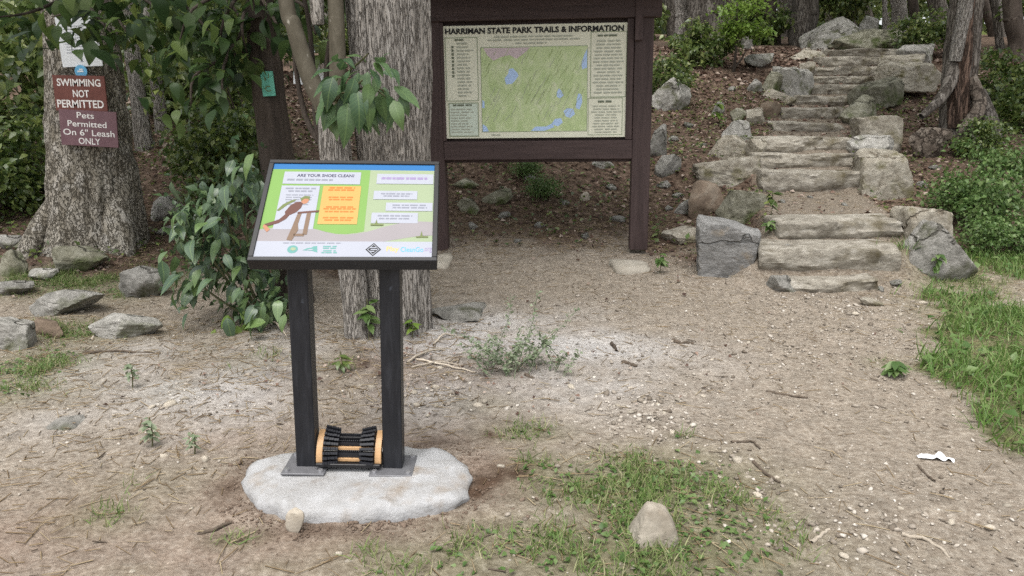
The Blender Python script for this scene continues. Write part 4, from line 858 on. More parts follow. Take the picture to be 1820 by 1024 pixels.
def limb(parent, pts, r0, r1, mat='bark_dark', name='branch', n=8):
    P = spline(pts, 10); V, Fq = tube(P, np.linspace(r0, r1, 10), n); return obj(name, npmesh(name, V, Fq, [M[mat]], smooth=True), parent)
def foliage_mesh(name, n, size, rad, mat, seed, clumps=40, spread=.22, tv=L5, tf=F5, shell=.55, flat=.6):
    r = np.random.default_rng(seed); C_ = r.normal(size=(clumps, 3)); C_ /= np.linalg.norm(C_, axis=1)[:, None]; C_ *= (shell + (1 - shell) * r.uniform(0, 1, clumps) ** .6)[:, None] * r.uniform(.7, 1.1, clumps)[:, None]
    w_ = r.uniform(.4, 1.6, clumps); k = r.choice(clumps, n, p=w_ / w_.sum()); P = C_[k] + r.normal(size=(n, 3)) * spread * np.array([1, 1, .7]); P = P * np.array(rad)
    out = np.arctan2(P[:, 1], P[:, 0]) - math.pi / 2 + r.normal(size=n) * .9
    R = rots(out, r.normal(size=n) * flat - .25, r.normal(size=n) * flat)
    V, Fq = scatter(tv, tf, P, R, size * r.uniform(.6, 1.3, n)); return npmesh(name, V, Fq, [M[mat]])
CROWNS = [foliage_mesh('crown', 1000, .38, (3.0, 3.0, 2.4), 'leaf_far', 70 + i, clumps=46, spread=.2, shell=.45) for i in range(3)]
def crown(parent, loc, sc=1, k=0):
    o = obj('crown', CROWNS[k % 3], parent, loc); o.scale = (sc, sc, sc * .9); o.rotation_euler = (0, 0, random.uniform(0, 6.3)); o['kind'] = 'stuff'; return o

# left tree with the signs
p = gp(165, 452); TL = empty('sign_tree', (p[0], p[1] + .45, p[2])); tag(TL, 'thick mottled tree with flared roots carrying the nailed signs', 'tree')
LX, LY, LZ = TL.location
def loc(px, py, Y, o): return tuple(at(px, py, Y) - np.array(o.location))
lx = lambda px, py: loc(px, py, LY, TL)
pth = [lx(168, 470)[0:2] + (-.15,), lx(170, 380), lx(162, 250), lx(150, 130), lx(143, 40), (lx(138, 0)[0], .05, 2.6), (lx(130, 0)[0], .1, 4.2), (lx(120, 0)[0], .2, 7)]
obj('trunk', trunk_mesh('trunk', pth, [.46, .41, .345, .31, .30, .29, .26, .2], 'bark_mottled', 88, 170, .07, 8, .42, 5, 3.0, flen=.07), TL)
for px0, py0, px1, py1, r0 in ((115, 410, 84, 442, .10), (225, 400, 262, 455, .14), (180, 430, 140, 450, .1)):
    a, c = lx(px0, py0), lx(px1, py1); limb(TL, [(a[0] * .5, .0, a[2] + .5), (a[0] * .8 + c[0] * .2, -.24, (a[2] + c[2]) / 2 + .2), (c[0], -.46, c[2] - .08)], r0 * 1.5, r0 * .7, 'bark_mottled', 'root', 12)
for i in range(2): crown(TL, (-1.2 + i * 1.6, .2 + i * .9, 6.6 + i), .9, i)
# twin ridged tree
p = gp(702, 600); TR = empty('ridged_tree', (p[0], p[1] + .22, p[2])); tag(TR, 'stout grey tree with deeply ridged straight bark behind the info stand', 'tree')
f = lambda px, py: loc(px, py, TR.location[1], TR)
pth = [f(704, 610)[0:2] + (-.1,), f(704, 500), f(700, 300), f(695, 150), f(688, 0), (f(684, 0)[0], 0, 3.2), (f(678, 0)[0], .1, 7)]
obj('trunk', trunk_mesh('trunk', pth, [.225, .215, .222, .236, .24, .23, .18], 'bark_grey', 130, 220, .06, 22, .30, 5, 9.0, zfreq=.5, flen=.035), TR)
crown(TR, (.3, 2.6, 8.5), .9, 1)
# forked sapling in front of it
p = gp(632, 604); TF = empty('forked_tree', (p[0], p[1] + .08, p[2])); tag(TF, 'slim forked tree with a curving olive stem against the ridged trunk', 'tree')
f = lambda px, py: loc(px, py, TF.location[1], TF)
obj('trunk', trunk_mesh('trunk', [f(636, 615), f(632, 540), f(620, 440), f(605, 340), f(596, 270), f(592, 215), f(590, 190)], [.085, .082, .08, .088, .095, .09, .07], 'bark_grey', 48, 90, .06, 9, .25, 4, 2.0, flen=.04), TF)
obj('stem', trunk_mesh('stem', [f(596, 260), f(578, 195), f(556, 150), f(538, 100), f(522, 45), f(508, -5), (f(500, 0)[0], -.05, 3.0)], [.058, .058, .054, .05, .047, .045, .04], 'bark_smooth', 32, 70, .015, 4, seed=4.0), TF)
obj('stem', trunk_mesh('stem', [f(598, 260), f(600, 180), f(600, 100), f(598, 40), f(596, -5), (f(594, 0)[0], -.02, 3.0)], [.058, .052, .048, .046, .045, .04], 'bark_smooth', 32, 70, .015, 4, seed=6.0), TF)
obj('snag', trunk_mesh('snag', [f(566, 44), f(563, 10), (f(560, -10)[0], .03, 2.4), (f(556, -10)[0], .05, 3)], [.035, .042, .045, .04], 'bark_grey', 20, 30, .06, 5, seed=1.0), TF)
for q in ([(596, 300), (560, 255), (536, 215), (520, 150), (512, 80), (500, 0)], [(600, 310), (566, 270), (552, 210), (548, 130), (540, 40), (530, -10)], [(604, 250), (575, 190), (572, 120), (580, 50), (584, -10)]): limb(TF, [np.array(f(*t_)) + np.array([0, .12, 0]) for t_ in q], .022, .012, 'bark_dark', 'stem', 8)
crown(TF, (-.3, .9, 5.8), .55, 0)
BIG = [leaf_mesh('leaf', 1, .55, 'leaf_big', 20 + i, droop=.3 + .1 * i, fold=.22) for i in range(4)]
SPRAYS = [(615, 165, 660, 130), (625, 185, 618, 205), (650, 150, 690, 175), (640, 110, 655, 95), (585, 155, 600, 140), (600, 175, 560, 200), (680, 160, 690, 190)]
r_ = random.Random(12)
for (ax, ay, bx, by) in SPRAYS:
    a = np.array(loc(600, 190, TF.location[1] - .05, TF)); bq = np.array(loc(ax, ay, TF.location[1] - .38, TF)); c = np.array(loc(bx, by, TF.location[1] - .45, TF))
    limb(TF, [a, (a + bq) / 2 + np.array([0, -.05, .05]), bq, c], .009, .004, 'stem', 'twig', 6)
for (px, py, dx, dy, s) in [(618, 150, -.8, -.5, .15), (622, 160, -.45, -1, .17), (635, 162, .2, -1, .2), (645, 160, .7, -.8, .17), (618, 185, .05, -1, .21), (612, 185, -.6, -.7, .18), (632, 188, .65, -.7, .19), (640, 195, .8, -.5, .15),
                            (600, 140, -.9, -.2, .15), (596, 150, -.6, -.7, .17), (605, 125, .3, .5, .12), (590, 185, -.4, -.8, .14), (578, 180, -.5, -1, .14), (660, 125, .5, -.5, .12), (650, 110, -.3, .7, .11), (668, 110, .8, -.1, .13), (690, 120, .7, -.3, .12), (640, 125, -.7, -.2, .13), (655, 150, .1, -1, .14),
                            (680, 160, -.1, -1, .19), (688, 165, .5, -.9, .2), (675, 170, -.6, -.8, .15), (700, 180, .3, -1, .15), (665, 185, -.2, -1, .16), (610, 110, -.5, .3, .11), (590, 125, -.7, .1, .12), (630, 140, -.1, -.9, .13), (620, 175, .9, -.5, .13), (585, 200, .1, -1, .12), (650, 175, .5, -1, .15), (600, 165, -.9, -.5, .14)]:
    q = loc(px, py, TF.location[1] - .42 + r_.uniform(-.12, .12), TF); add_leaf(TF, BIG, q, (dx, -.55, dy * .8), s, r_)
    add_leaf(TF, BIG, np.array(q) + np.array([r_.gauss(0, .05), r_.gauss(.05, .05), r_.gauss(.02, .05)]), (dx + r_.gauss(0, .5), -.55, dy * .8 + r_.gauss(0, .4)), s * r_.uniform(.6, .95), r_)
# dark trunk with the teal marker
p = gp(505, 470); TD = empty('dark_tree', (p[0], 5.45, h1(p[0], 5.45))); tag(TD, 'dark shaded tree wearing the teal trail marker', 'tree')
f = lambda px, py: loc(px, py, 5.45, TD)
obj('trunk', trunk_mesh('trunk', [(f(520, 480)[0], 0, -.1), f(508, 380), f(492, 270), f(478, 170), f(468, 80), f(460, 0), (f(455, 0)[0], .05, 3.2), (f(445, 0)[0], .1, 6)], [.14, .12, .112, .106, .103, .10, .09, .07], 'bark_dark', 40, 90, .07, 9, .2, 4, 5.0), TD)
crown(TD, (-.5, .3, 5.2), .9, 2)
def vis_board(name, label, cat, bbox, Y, mat, thick=.008, yaw=0, roll=0):
    x0, y0, x1, y1 = bbox; c = at((x0 + x1) / 2, (y0 + y1) / 2, Y); D = axd(c); wd, hh = (x1 - x0) * D / FPX, (y1 - y0) * D / FPX * 1.02
    o = empty(name, c, (0, roll, yaw)); tag(o, label, cat)
    b = MB(); b.box((-wd / 2, 0, -hh / 2), (wd / 2, thick, hh / 2), 0, .0015); f_ = b.build('plate', M[mat], o); return o, f_, Print(-wd / 2, wd / 2, -hh / 2, hh / 2, -.0012, .0006), wd, hh
o, f_, pr2, _, _ = vis_board('trail_marker', 'chipped teal trail marker nailed to the dark trunk', 'trail marker', (465, 128, 487, 170), 5.45 - .13, 'teal', .006, .15, -.06)
b = MB()
for i in range(14):
    a0, a1 = .9 + i * .38, .9 + (i + 1) * .38
    pr2.poly(b, [(.5 + .26 * math.cos(a0), .30 + .12 * math.sin(a0)), (.5 + .26 * math.cos(a1), .30 + .12 * math.sin(a1)), (.5 + .19 * math.cos(a1), .30 + .085 * math.sin(a1)), (.5 + .19 * math.cos(a0), .30 + .085 * math.sin(a0))], 1)
    if i > 11: break
pr2.poly(b, [(.3, .62), (.42, .66), (.36, .80), (.28, .78)], 1); pr2.poly(b, [(.62, .7), (.7, .9), (.64, .92), (.57, .72)], 1)
b.build('faded_mark', M['p_olive'], f_)
o, f_, pr2, _, _ = vis_board('paper_notice', 'white paper notice half hidden behind the forked tree', 'notice', (522, 104, 606, 152), TR.location[1] + .28, 'sheet', .004, 0, .1)
b = MB(); pr2.rect(b, .55, .5, .66, .9, 1); b.build('pink_mark', M['p_pink'], f_)
# signs on the left tree
YS = LY - .36
o, f_, pr2, _, _ = vis_board('regulation_sheet', 'white printed sheet topmost on the left tree', 'sign', (104, 32, 176, 116), YS + .03, 'sheet', .004, 0, -.035)
b = MB()
for i in range(10): pr2.words(b, .12, .88, .80 - i * .058, .012, 1, seed=500 + i)
pr2.poly(b, [(.47, .10), (.53, .10), (.51, .2), (.49, .2)], 1); b.build('small_lettering', M['p_grey'], f_)
c = at(144, 127, YS + .02); o = empty('round_marker', c); tag(o, 'small round blue trail marker between the sheet and the swimming sign', 'trail marker'); rr = 11 * axd(c) / FPX
b = MB(); b.add([(rr * math.cos(t * .3307), y_, rr * math.sin(t * .3307)) for y_ in (-.004, .004) for t in range(19)], [tuple(range(18, -1, -1)), tuple(range(19, 38))] + [(i, (i + 1) % 19, 19 + (i + 1) % 19, 19 + i) for i in range(19)]); dsk = b.build('disc', M['bluetag'], o)
b = MB(); b.box((-rr * .5, -.007, -rr * .12), (rr * .45, -.0045, rr * .12)); b.box((-rr * .2, -.007, rr * .2), (rr * .4, -.0045, rr * .42)); b.build('worn_print', M['sheet'], dsk)
o, f_, pr2, _, _ = vis_board('swimming_sign', 'red brown sign reading SWIMMING NOT PERMITTED on the left tree', 'sign', (96, 136, 188, 196), YS - .02, 'sign_red', .014, 0, .02)
place_text('SWIMMING', pr2, .5, .80, .84, .21, 'letter', f_, k=1, bold=.02); place_text('NOT', pr2, .52, .49, .31, .21, 'letter', f_, k=1, bold=.02); place_text('PERMITTED', pr2, .49, .20, .90, .22, 'letter', f_, k=1, bold=.02)
o, f_, pr2, _, _ = vis_board('pets_sign', 'faded plum sign about pets on a leash, lowest on the left tree', 'sign', (107, 198, 208, 259), YS - .03, 'sign_plum', .014, 0, .055)
place_text('Pets', pr2, .46, .86, .30, .17, 'letter', f_, k=1, bold=.01); place_text('Permitted', pr2, .48, .62, .68, .17, 'letter', f_, k=1, bold=.01); place_text('On 6" Leash', pr2, .50, .38, .90, .18, 'letter', f_, k=1, bold=.01); place_text('ONLY', pr2, .50, .14, .38, .18, 'letter', f_, k=1, bold=.01)

# overhanging boughs of the left tree
HANG = [leaf_mesh('leaf', 1, .62, 'leaf_dark', 40 + i, droop=.25 + .1 * i, fold=.2) for i in range(4)]
r_ = random.Random(77)
BOUGHS = [((150, -20), (60, 20), (0, 30)), ((150, -30), (140, 10), (95, 30)), ((170, -30), (200, 20), (235, 70)), ((200, -30), (260, 0), (300, 40)), ((250, -40), (330, 10), (380, 70)), ((300, -40), (400, 0), (440, 60)), ((330, 20), (380, 60), (420, 130)), ((140, -25), (165, 20), (200, 60))]
for B_ in BOUGHS:
    Yb = r_.uniform(5.6, 6.4); pts = [np.array(loc(*B_[0], 6.6, TL)), np.array(loc(*B_[1], Yb, TL)), np.array(loc(*B_[2], Yb - .2, TL))]
    limb(TL, pts, .018, .006, 'bark_dark', 'bough', 6)
    sp = spline(pts, 20)
    for k in range(34):
        q = sp[r_.randrange(3, 20)] + np.array([r_.gauss(0, .13), r_.gauss(0, .2), r_.gauss(-.03, .10)])
        add_leaf(TL, HANG, q, (r_.gauss(0, .8), r_.gauss(-.3, .5), r_.uniform(-1.1, .1)), r_.uniform(.12, .2), r_)

r_ = random.Random(178)
for B_ in [((440, -30), (400, 30), (390, 90)), ((450, -20), (430, 40), (440, 100)), ((460, -30), (350, 10), (320, 70)), ((460, -10), (490, 40), (505, 90)), ((440, 40), (400, 110), (395, 170)), ((440, 90), (350, 130), (340, 190)), ((470, -20), (540, 10), (560, 60))]:
    pts = [np.array(loc(*B_[0], 5.4, TD)), np.array(loc(*B_[1], 5.1, TD)), np.array(loc(*B_[2], r_.uniform(4.9, 5.2), TD))]; limb(TD, pts, .016, .005, 'bark_dark', 'bough', 6); sp = spline(pts, 20)
    for k in range(40):
        q = sp[r_.randrange(3, 20)] + np.array([r_.gauss(0, .10), r_.gauss(0, .15), r_.gauss(-.03, .09)])
        qx = 910 + FPX * (q[0] + TD.location[0]) / (5.1 * .97)
        if 452 < qx < 500 and q[2] + TD.location[2] < 1.95: continue
        add_leaf(TD, HANG, q, (r_.gauss(0, .8), r_.gauss(-.3, .5), r_.uniform(-1.1, .2)), r_.uniform(.08, .15), r_)
# shrub beside the stand
p = gp(420, 590); SH = empty('leafy_shrub', (p[0] + .05, p[1] + .15, p[2])); tag(SH, 'grey green large leaved shrub crowding the left side of the info stand', 'shrub')
SHM = [leaf_mesh('leaf', 1, .56, 'leaf_shrub', 60 + i, droop=.2 + .12 * i, fold=.22) for i in range(5)]
LIME = [leaf_mesh('leaf', 1, .5, 'leaf_lime', 70 + i, droop=.35, fold=.25) for i in range(2)]
r_ = random.Random(21); Yc = SH.location[1]
SHB = [(430, 470, 90, 90, 90), (360, 400, 60, 60, 50), (330, 380, 35, 40, 26), (400, 350, 70, 70, 50), (460, 540, 60, 50, 44), (350, 500, 60, 40, 30), (430, 300, 45, 50, 30), (490, 545, 30, 40, 18)]
for (cx, cy, rx, ry, n) in SHB[:7]:
    c = np.array(loc(cx, cy, Yc, SH)); limb(SH, [(c[0] * .2 + .1, .05, 0), (c[0] * .6, .0, c[2] * .6), tuple(c)], .012, .005, 'stem', 'branch', 6)
for (cx, cy, rx, ry, n) in SHB:
    for k in range(int(n * .73)):
        px = cx + r_.gauss(0, rx * .5); py = cy + r_.gauss(0, ry * .5)
        if px > 508 and py < 470: continue
        q = loc(px, min(py, 575), Yc + r_.gauss(0, .16), SH)
        add_leaf(SH, SHM, q, (r_.gauss(-.35, .55), r_.gauss(-.5, .4), r_.gauss(-.7, .35)), r_.uniform(.10, .16), r_)
for k in range(16):
    q = loc(r_.gauss(425, 20), r_.gauss(568, 9), Yc - .12 + r_.gauss(0, .05), SH); add_leaf(SH, LIME, q, (r_.gauss(-.1, .5), -.6, r_.gauss(-.9, .2)), r_.uniform(.07, .11), r_)
r = np.random.default_rng(88); LP = []
for (cx, cy, rx, ry, n) in SHB:
    for k in range(int(n * 2.6)):
        px, py = cx + r.normal() * rx * .5, cy + r.normal() * ry * .5
        if px > 512 and py < 475: continue
        LP.append(np.array(loc(px, min(py, 585), Yc + .08 + r.normal() * .16, SH)))
n = len(LP); V, Fq = scatter(L5, F5, np.array(LP), rots(r.uniform(0, 6.3, n), r.normal(size=n) * .6 - .5, r.normal(size=n) * .5), r.uniform(.035, .085, n))
M['leaf_fill'] = leafmat('small_shrub_leaf', [(.04, .08, .035), (.065, .115, .05), (.09, .15, .06), (.15, .21, .09)], rough=.4, spec=.7)
o = obj('foliage', npmesh('foliage', V, Fq, [M['leaf_fill']]), SH); o['kind'] = 'stuff'
LP = []
for k in range(900):
    px, py = r.uniform(215, 470), r.normal() * 70 + 60
    if py > 215 or (px < 250 and py > 90): continue
    LP.append(np.array(loc(px, py, 6.0 + r.normal() * .35, TD)))
n = len(LP); V, Fq = scatter(L5, F5, np.array(LP), rots(r.uniform(0, 6.3, n), r.normal(size=n) * .6 - .4, r.normal(size=n) * .5), r.uniform(.05, .12, n))
o = obj('foliage', npmesh('foliage', V, Fq, [M['leaf_mid']]), TD); o['kind'] = 'stuff'
# seedlings with pickable leaves
def seedling(name, label, px, py, hpx, n, mat, cat='plant', size=.35, grp=None):
    p = gp(px, py); o = empty(name, p); tag(o, label, cat, grp); hh = hpx * axd(p) / FPX; ms = [leaf_mesh('leaf', 1, .5, mat, px + i, droop=.3, n=4) for i in range(2)]; r = random.Random(px)
    b = MB(); b.tube([(0, 0, -.02), (.01, 0, hh * .5), (.0, .01, hh)], .0035, 5); b.build('stem', M['stem'], o)
    for k in range(n):
        t = r.uniform(.35, 1); a = r.uniform(0, 6.3); lf = obj('leaf', r.choice(ms), o, (r.gauss(0, .01), r.gauss(0, .01), hh * t)); lf.scale = (hh * size,) * 3 if False else (hh * size, hh * size, hh * size)
        orient(lf, (math.cos(a), math.sin(a) - .3, r.uniform(-.5, .35)), (0, -.3, 1))
    return o
seedling('seedling', 'bright green seedling between the posts of the info stand', 655, 604, 75, 16, 'leaf_bright')
seedling('seedling', 'lime seedling at the right foot of the ridged trunk', 732, 600, 34, 9, 'leaf_lime', size=.6)
seedling('seedling', 'small low seedling in the litter seen between the stand posts', 606, 660, 36, 10, 'leaf_mid', size=.55)
seedling('seedling', 'leafy sprout beside the concrete pad of the notice board', 1172, 486, 36, 14, 'leaf_bright', size=.5)
seedling('seedling', 'small green sprout left of the low pale rock', 1168, 424, 26, 7, 'leaf_mid', size=.6)
seedling('seedling', 'lime green seedling standing alone on the litter slope', 1272, 222, 40, 12, 'leaf_lime', size=.45)
seedling('seedling', 'sprout growing against the blue grey squared boulder', 1366, 420, 30, 12, 'leaf_bright', size=.5)
seedling('seedling', 'ferny sprout on the flank of the rounded mossy boulder', 1370, 385, 45, 14, 'leaf_mid', size=.4)
seedling('seedling', 'low pale leaf rosette at the edge of the gravel near the lush grass', 1590, 668, 26, 16, 'leaf_bright', size=1.0)
seedling('seedling', 'young weed in front of the sloping pale boulder', 1662, 498, 48, 18, 'leaf_bright', size=.4)
seedling('weed', 'grey green weed left of the pale slab, taller of two', 270, 795, 55, 26, 'leaf_weed', size=.28); seedling('weed', 'grey green weed left of the pale slab, shorter of two', 345, 808, 40, 20, 'leaf_weed', size=.3)
seedling('weed', 'pale weed in the dusty ground below the left rocks', 235, 690, 46, 18, 'leaf_weed', size=.3)
# wispy weed clump
p = gp(925, 660); WC = empty('wispy_weed', p); tag(WC, 'wispy grey green weed clump beside the bedrock ledge', 'weed'); r_ = random.Random(4); b = MB(); LP, LR, LS = [], [], []
for k in range(26):
    a = r_.uniform(0, 6.3); ln = r_.uniform(.18, .42); pts = [np.array([r_.gauss(0, .12), r_.gauss(0, .08), 0])]; d = np.array([math.cos(a) * .6 - .1, math.sin(a) * .4, .8])
    if k > 22: ln, d = .55, np.array([.35, .0, .9])
    for t in range(5): d = d + np.array([r_.gauss(0, .12), r_.gauss(0, .1), -.06]); pts.append(pts[-1] + d * ln / 5)
    b.tube(pts, np.linspace(.0025, .001, 6), 4)
    sp = spline(pts, 16)
    for s_ in sp[3:]:
        for _ in range(3): LP.append(s_ + np.array([r_.gauss(0, .008), r_.gauss(0, .008), r_.gauss(0, .006)])); LS.append(r_.uniform(.015, .032))
b.build('stem', M['leaf_weed'], WC); n = len(LP); V, Fq = scatter(L4, F4, np.array(LP), rots(RNG.uniform(0, 6.3, n), RNG.normal(size=n) * .5, RNG.normal(size=n) * .5), np.array(LS)); o = obj('foliage', npmesh('foliage', V, Fq, [M['leaf_weed']]), WC); o['kind'] = 'stuff'

# right tree with torn bark
p = gp(1694, 236); TT = empty('torn_bark_tree', (p[0], 10.6, h1(p[0] * .97, 10.6))); tag(TT, 'tree with torn reddish bark and exposed roots right of the stairs', 'tree')
f = lambda px, py: loc(px, py, 10.6, TT)
obj('trunk', trunk_mesh('trunk', [f(1705, 270), f(1704, 210), f(1706, 140), f(1712, 70), f(1720, 0), (f(1724, 0)[0], 0, 3.5), (f(1726, 0)[0], 0, 6.5)], [.27, .23, .205, .20, .195, .185, .16], 'bark_far', 72, 120, .08, 9, .35, 5, 12.0, flen=.07), TT)
obj('torn_wood', trunk_mesh('torn_wood', [(f(1694, 225)[0], -.13, f(1696, 225)[2]), (f(1696, 150)[0], -.12, f(1700, 150)[2]), (f(1704, 90)[0], -.12, f(1708, 90)[2]), (f(1711, 30)[0], -.12, f(1714, 30)[2]), (f(1716, -8)[0], -.12, f(1718, -8)[2])], [.15, .14, .10, .08, .065], 'dead_wood', 40, 80, .16, 8, seed=7.0), TT)
obj('torn_bark', trunk_mesh('torn_bark', [(f(1688, 110)[0], -.14, f(1682, 110)[2]), (f(1698, 50)[0], -.15, f(1690, 50)[2]), (f(1706, -5)[0], -.14, f(1698, -5)[2])], [.075, .09, .09], 'bark_grey', 30, 60, .12, 8, seed=17.0), TT)
def root(pts, r0, r1, mat): limb(TT, [tuple(f(px, py)[:1]) + (dy, f(px, py)[2]) for px, py, dy in pts], r0, r1, mat, 'root', 14)
root([(1712, 130, -.1), (1716, 172, -.3), (1700, 196, -.5), (1672, 216, -.66), (1652, 236, -.8), (1634, 256, -.85)], .085, .08, 'root_wood')
root([(1694, 110, -.05), (1672, 150, -.2), (1646, 180, -.3), (1610, 206, -.4)], .11, .04, 'bark_far')
root([(1724, 170, -.1), (1734, 215, -.3), (1744, 256, -.4)], .15, .08, 'bark_far')
for i in range(2): crown(TT, (i * 1.5 - .4, -.5 + i * .5, 5.5 + i), 1.1, i)
rock('root_stump', 'splintered grey root end lying below the torn bark tree', 'root', (1624, 226, 1694, 274), 'root_wood', 333, Y=9.7, dep=.5, yaw=-.3, planes=14)

# lime sapling
p = gp(1303, 128); SP = empty('lime_sapling', p); tag(SP, 'slender sapling with lime green leaves left of the upper stairs', 'sapling'); Yp = p[1]; D = axd(p)
f = lambda px, py: loc(px, py, Yp, SP)
limb(SP, [(0, 0, -.05), f(1308, 90), f(1310, 40), f(1310, -10)], .03, .012, 'bark_dark', 'trunk', 8); limb(SP, [f(1304, 122), f(1318, 105), f(1325, 92)], .025, .012, 'bark_dark', 'branch', 8)
LP = []; r = np.random.default_rng(4)
for (cx, cy, rx, ry, n) in [(1320, 50, 36, 10, 300), (1345, 60, 20, 9, 150), (1295, 48, 16, 10, 120), (1300, 68, 14, 10, 90), (1330, 15, 40, 14, 220), (1290, 20, 20, 14, 80)]:
    for k in range(n): LP.append(np.array(f(cx + r.normal() * rx * .55, cy + r.normal() * ry * .6)) + np.array([0, r.normal() * .22, 0]))
n = len(LP); V, Fq = scatter(L5, F5, np.array(LP), rots(r.uniform(0, 6.3, n), r.normal(size=n) * .35 - .2, r.normal(size=n) * .35), r.uniform(.06, .13, n)); o = obj('foliage', npmesh('foliage', V, Fq, [M['leaf_lime']]), SP); o['kind'] = 'stuff'

# woodland trunks one can point to
def wood_tree(label, pxb, pxt, wpx, Y, grp, mat='bark_far', crowns=1, cat='tree', seed=0, cz=6.0):
    x = (pxb - 910) / FPX * (Y * math.cos(PITCH)); z = h1(x, Y); pt = at(pxt, 0, Y); o = empty('woodland_tree', (x, Y, z)); tag(o, label, cat, grp); D = Y * math.cos(PITCH); rr = wpx * D / FPX / 2
    top = np.array([pt[0] - x, 0, pt[2] - z]); bot = np.array([0, 0, -.15]); k = (9 - z) / max(top[2], .5)
    pth = [bot, top * .3 + np.array([rr * .4 * math.sin(seed * 3), 0, 0]), top * .7, top * 1.2, top * k]
    obj('trunk', trunk_mesh('trunk', pth, [rr * 1.25, rr * 1.02, rr, rr * .95, rr * .6], mat, 20, 40, .07, 6, .2, 4, seed * 2.3, flen=.05), o)
    for i in range(crowns): crown(o, (top[0] * 1.5 + random.uniform(-.8, .8), random.uniform(-.6, .9), cz + i * 1.6 + random.uniform(0, .8)), random.uniform(.85, 1.15), seed + i)
    return o
GW = 'trees of the wood behind'
for i, (lab, a, c, wv, Y_, mt) in enumerate([
    ('pale leaning trunk just right of the tree with the signs', 248, 222, 26, 11.0, 'bark_grey'), ('slim pale trunk second to the right of the tree with the signs', 282, 258, 20, 12.5, 'bark_grey'), ('thin grey stem between the pale trunks and the dark tree', 345, 332, 11, 14.5, 'bark_far'),
    ('wide dull brown trunk right of the notice board roof', 1255, 1255, 66, 17, 'bark_far'), ('narrow pale trunk close beside the notice board', 1212, 1210, 24, 17.5, 'bark_grey'), ('dark narrow trunk right of the lime sapling', 1368, 1366, 22, 19, 'bark_dark'), ('thick brown trunk left of the pale top boulder', 1424, 1432, 44, 18.5, 'bark_far'),
    ('thin pale leaning trunk above the mossy top boulder', 1588, 1602, 12, 24, 'bark_grey'), ('thin crooked pale stem above the pale top boulder', 1562, 1572, 8, 25, 'bark_grey'), ('thin black trunk left of the torn bark tree', 1625, 1622, 16, 18, 'bark_dark'), ('straight dull trunk seen between the black stem and the torn bark tree', 1668, 1664, 30, 22, 'bark_far'),
    ('dark trunk at the right behind the torn bark tree', 1795, 1798, 30, 16, 'bark_dark'), ('grey slim trunk right of the torn bark tree', 1768, 1765, 12, 18, 'bark_far'), ('grey trunk between the lime sapling and the thick brown trunk', 1390, 1394, 20, 23, 'bark_far'), ('thin dark trunk directly above the pale top boulder', 1512, 1508, 14, 27, 'bark_dark'), ('slender trunk rising behind the mossy top boulder', 1536, 1540, 12, 30, 'bark_far'), ('slim trunk over the upper end of the stairs', 1470, 1466, 12, 30, 'bark_far')]):
    wood_tree(lab, a, c, wv, Y_, GW, mt, 1 if i % 2 else 0, seed=i)
r_ = random.Random(31)
for k in range(46):
    Y_ = r_.uniform(20, 46); px = r_.uniform(-250, 2100); wood_tree('plain trunk standing deep in the wood', px, px + r_.uniform(-12, 12), r_.uniform(9, 22) * 24 / Y_ + 3, Y_, 'plain trunks deep in the wood', r_.choice(['bark_far', 'bark_dark', 'bark_far', 'bark_grey']), 1 if k % 3 == 0 else 0, seed=k, cz=r_.uniform(4.5, 8))

# ------------------------------------------------------------------ shrubs of the understorey
BUSH = {}
for k, (mt, n, s) in {'dark': ('leaf_mid', 2400, .10), 'far': ('leaf_far', 1500, .14), 'bright': ('leaf_bright', 2200, .11), 'deep': ('leaf_mid', 2000, .11)}.items():
    BUSH[k] = [foliage_mesh('foliage', n if k != 'bright' else 1500, s, (.8, .7, .65), mt, 120 + i + len(k) * 7, clumps=30 if k != 'bright' else 22, spread=.19 if k != 'bright' else .30, shell=.4 if k != 'bright' else .25, flat=.6) for i in range(3)]
BR_ = MB()
for k in range(9):
    a = k * .7; BR_.tube(spline([(0, 0, -.15), (.15 * math.cos(a), .15 * math.sin(a), .3), (.5 * math.cos(a + .3), .45 * math.sin(a + .3), .75 + .1 * math.sin(k * 2.0))], 6), np.linspace(.012, .005, 6), 5)
_tmp = BR_.build('stems', M['stem'] if False else M['bark_dark']); STEMS = _tmp.data; bpy.data.objects.remove(_tmp)
def bush(label, px, py, Y, kind, sc, grp=None, sz=1.0, zoff=0, name='bush'):
    c = at(px, py, Y); x = c[0]; z = h1(x, Y); o = empty(name, (x, Y, z), (0, 0, random.uniform(0, 6.3))); tag(o, label, 'bush', grp)
    lift = max(c[2] - z, .45 * sc * sz)
    s_ = obj('stems', STEMS, o); s_.scale = (sc, sc, max(lift * 1.2, .3))
    l_ = obj('foliage', random.choice(BUSH[kind]), o, (0, 0, lift)); l_.scale = (sc, sc, sc * sz); l_['kind'] = 'stuff'; return o
random.seed(9)
GB = 'bushes of the understorey'
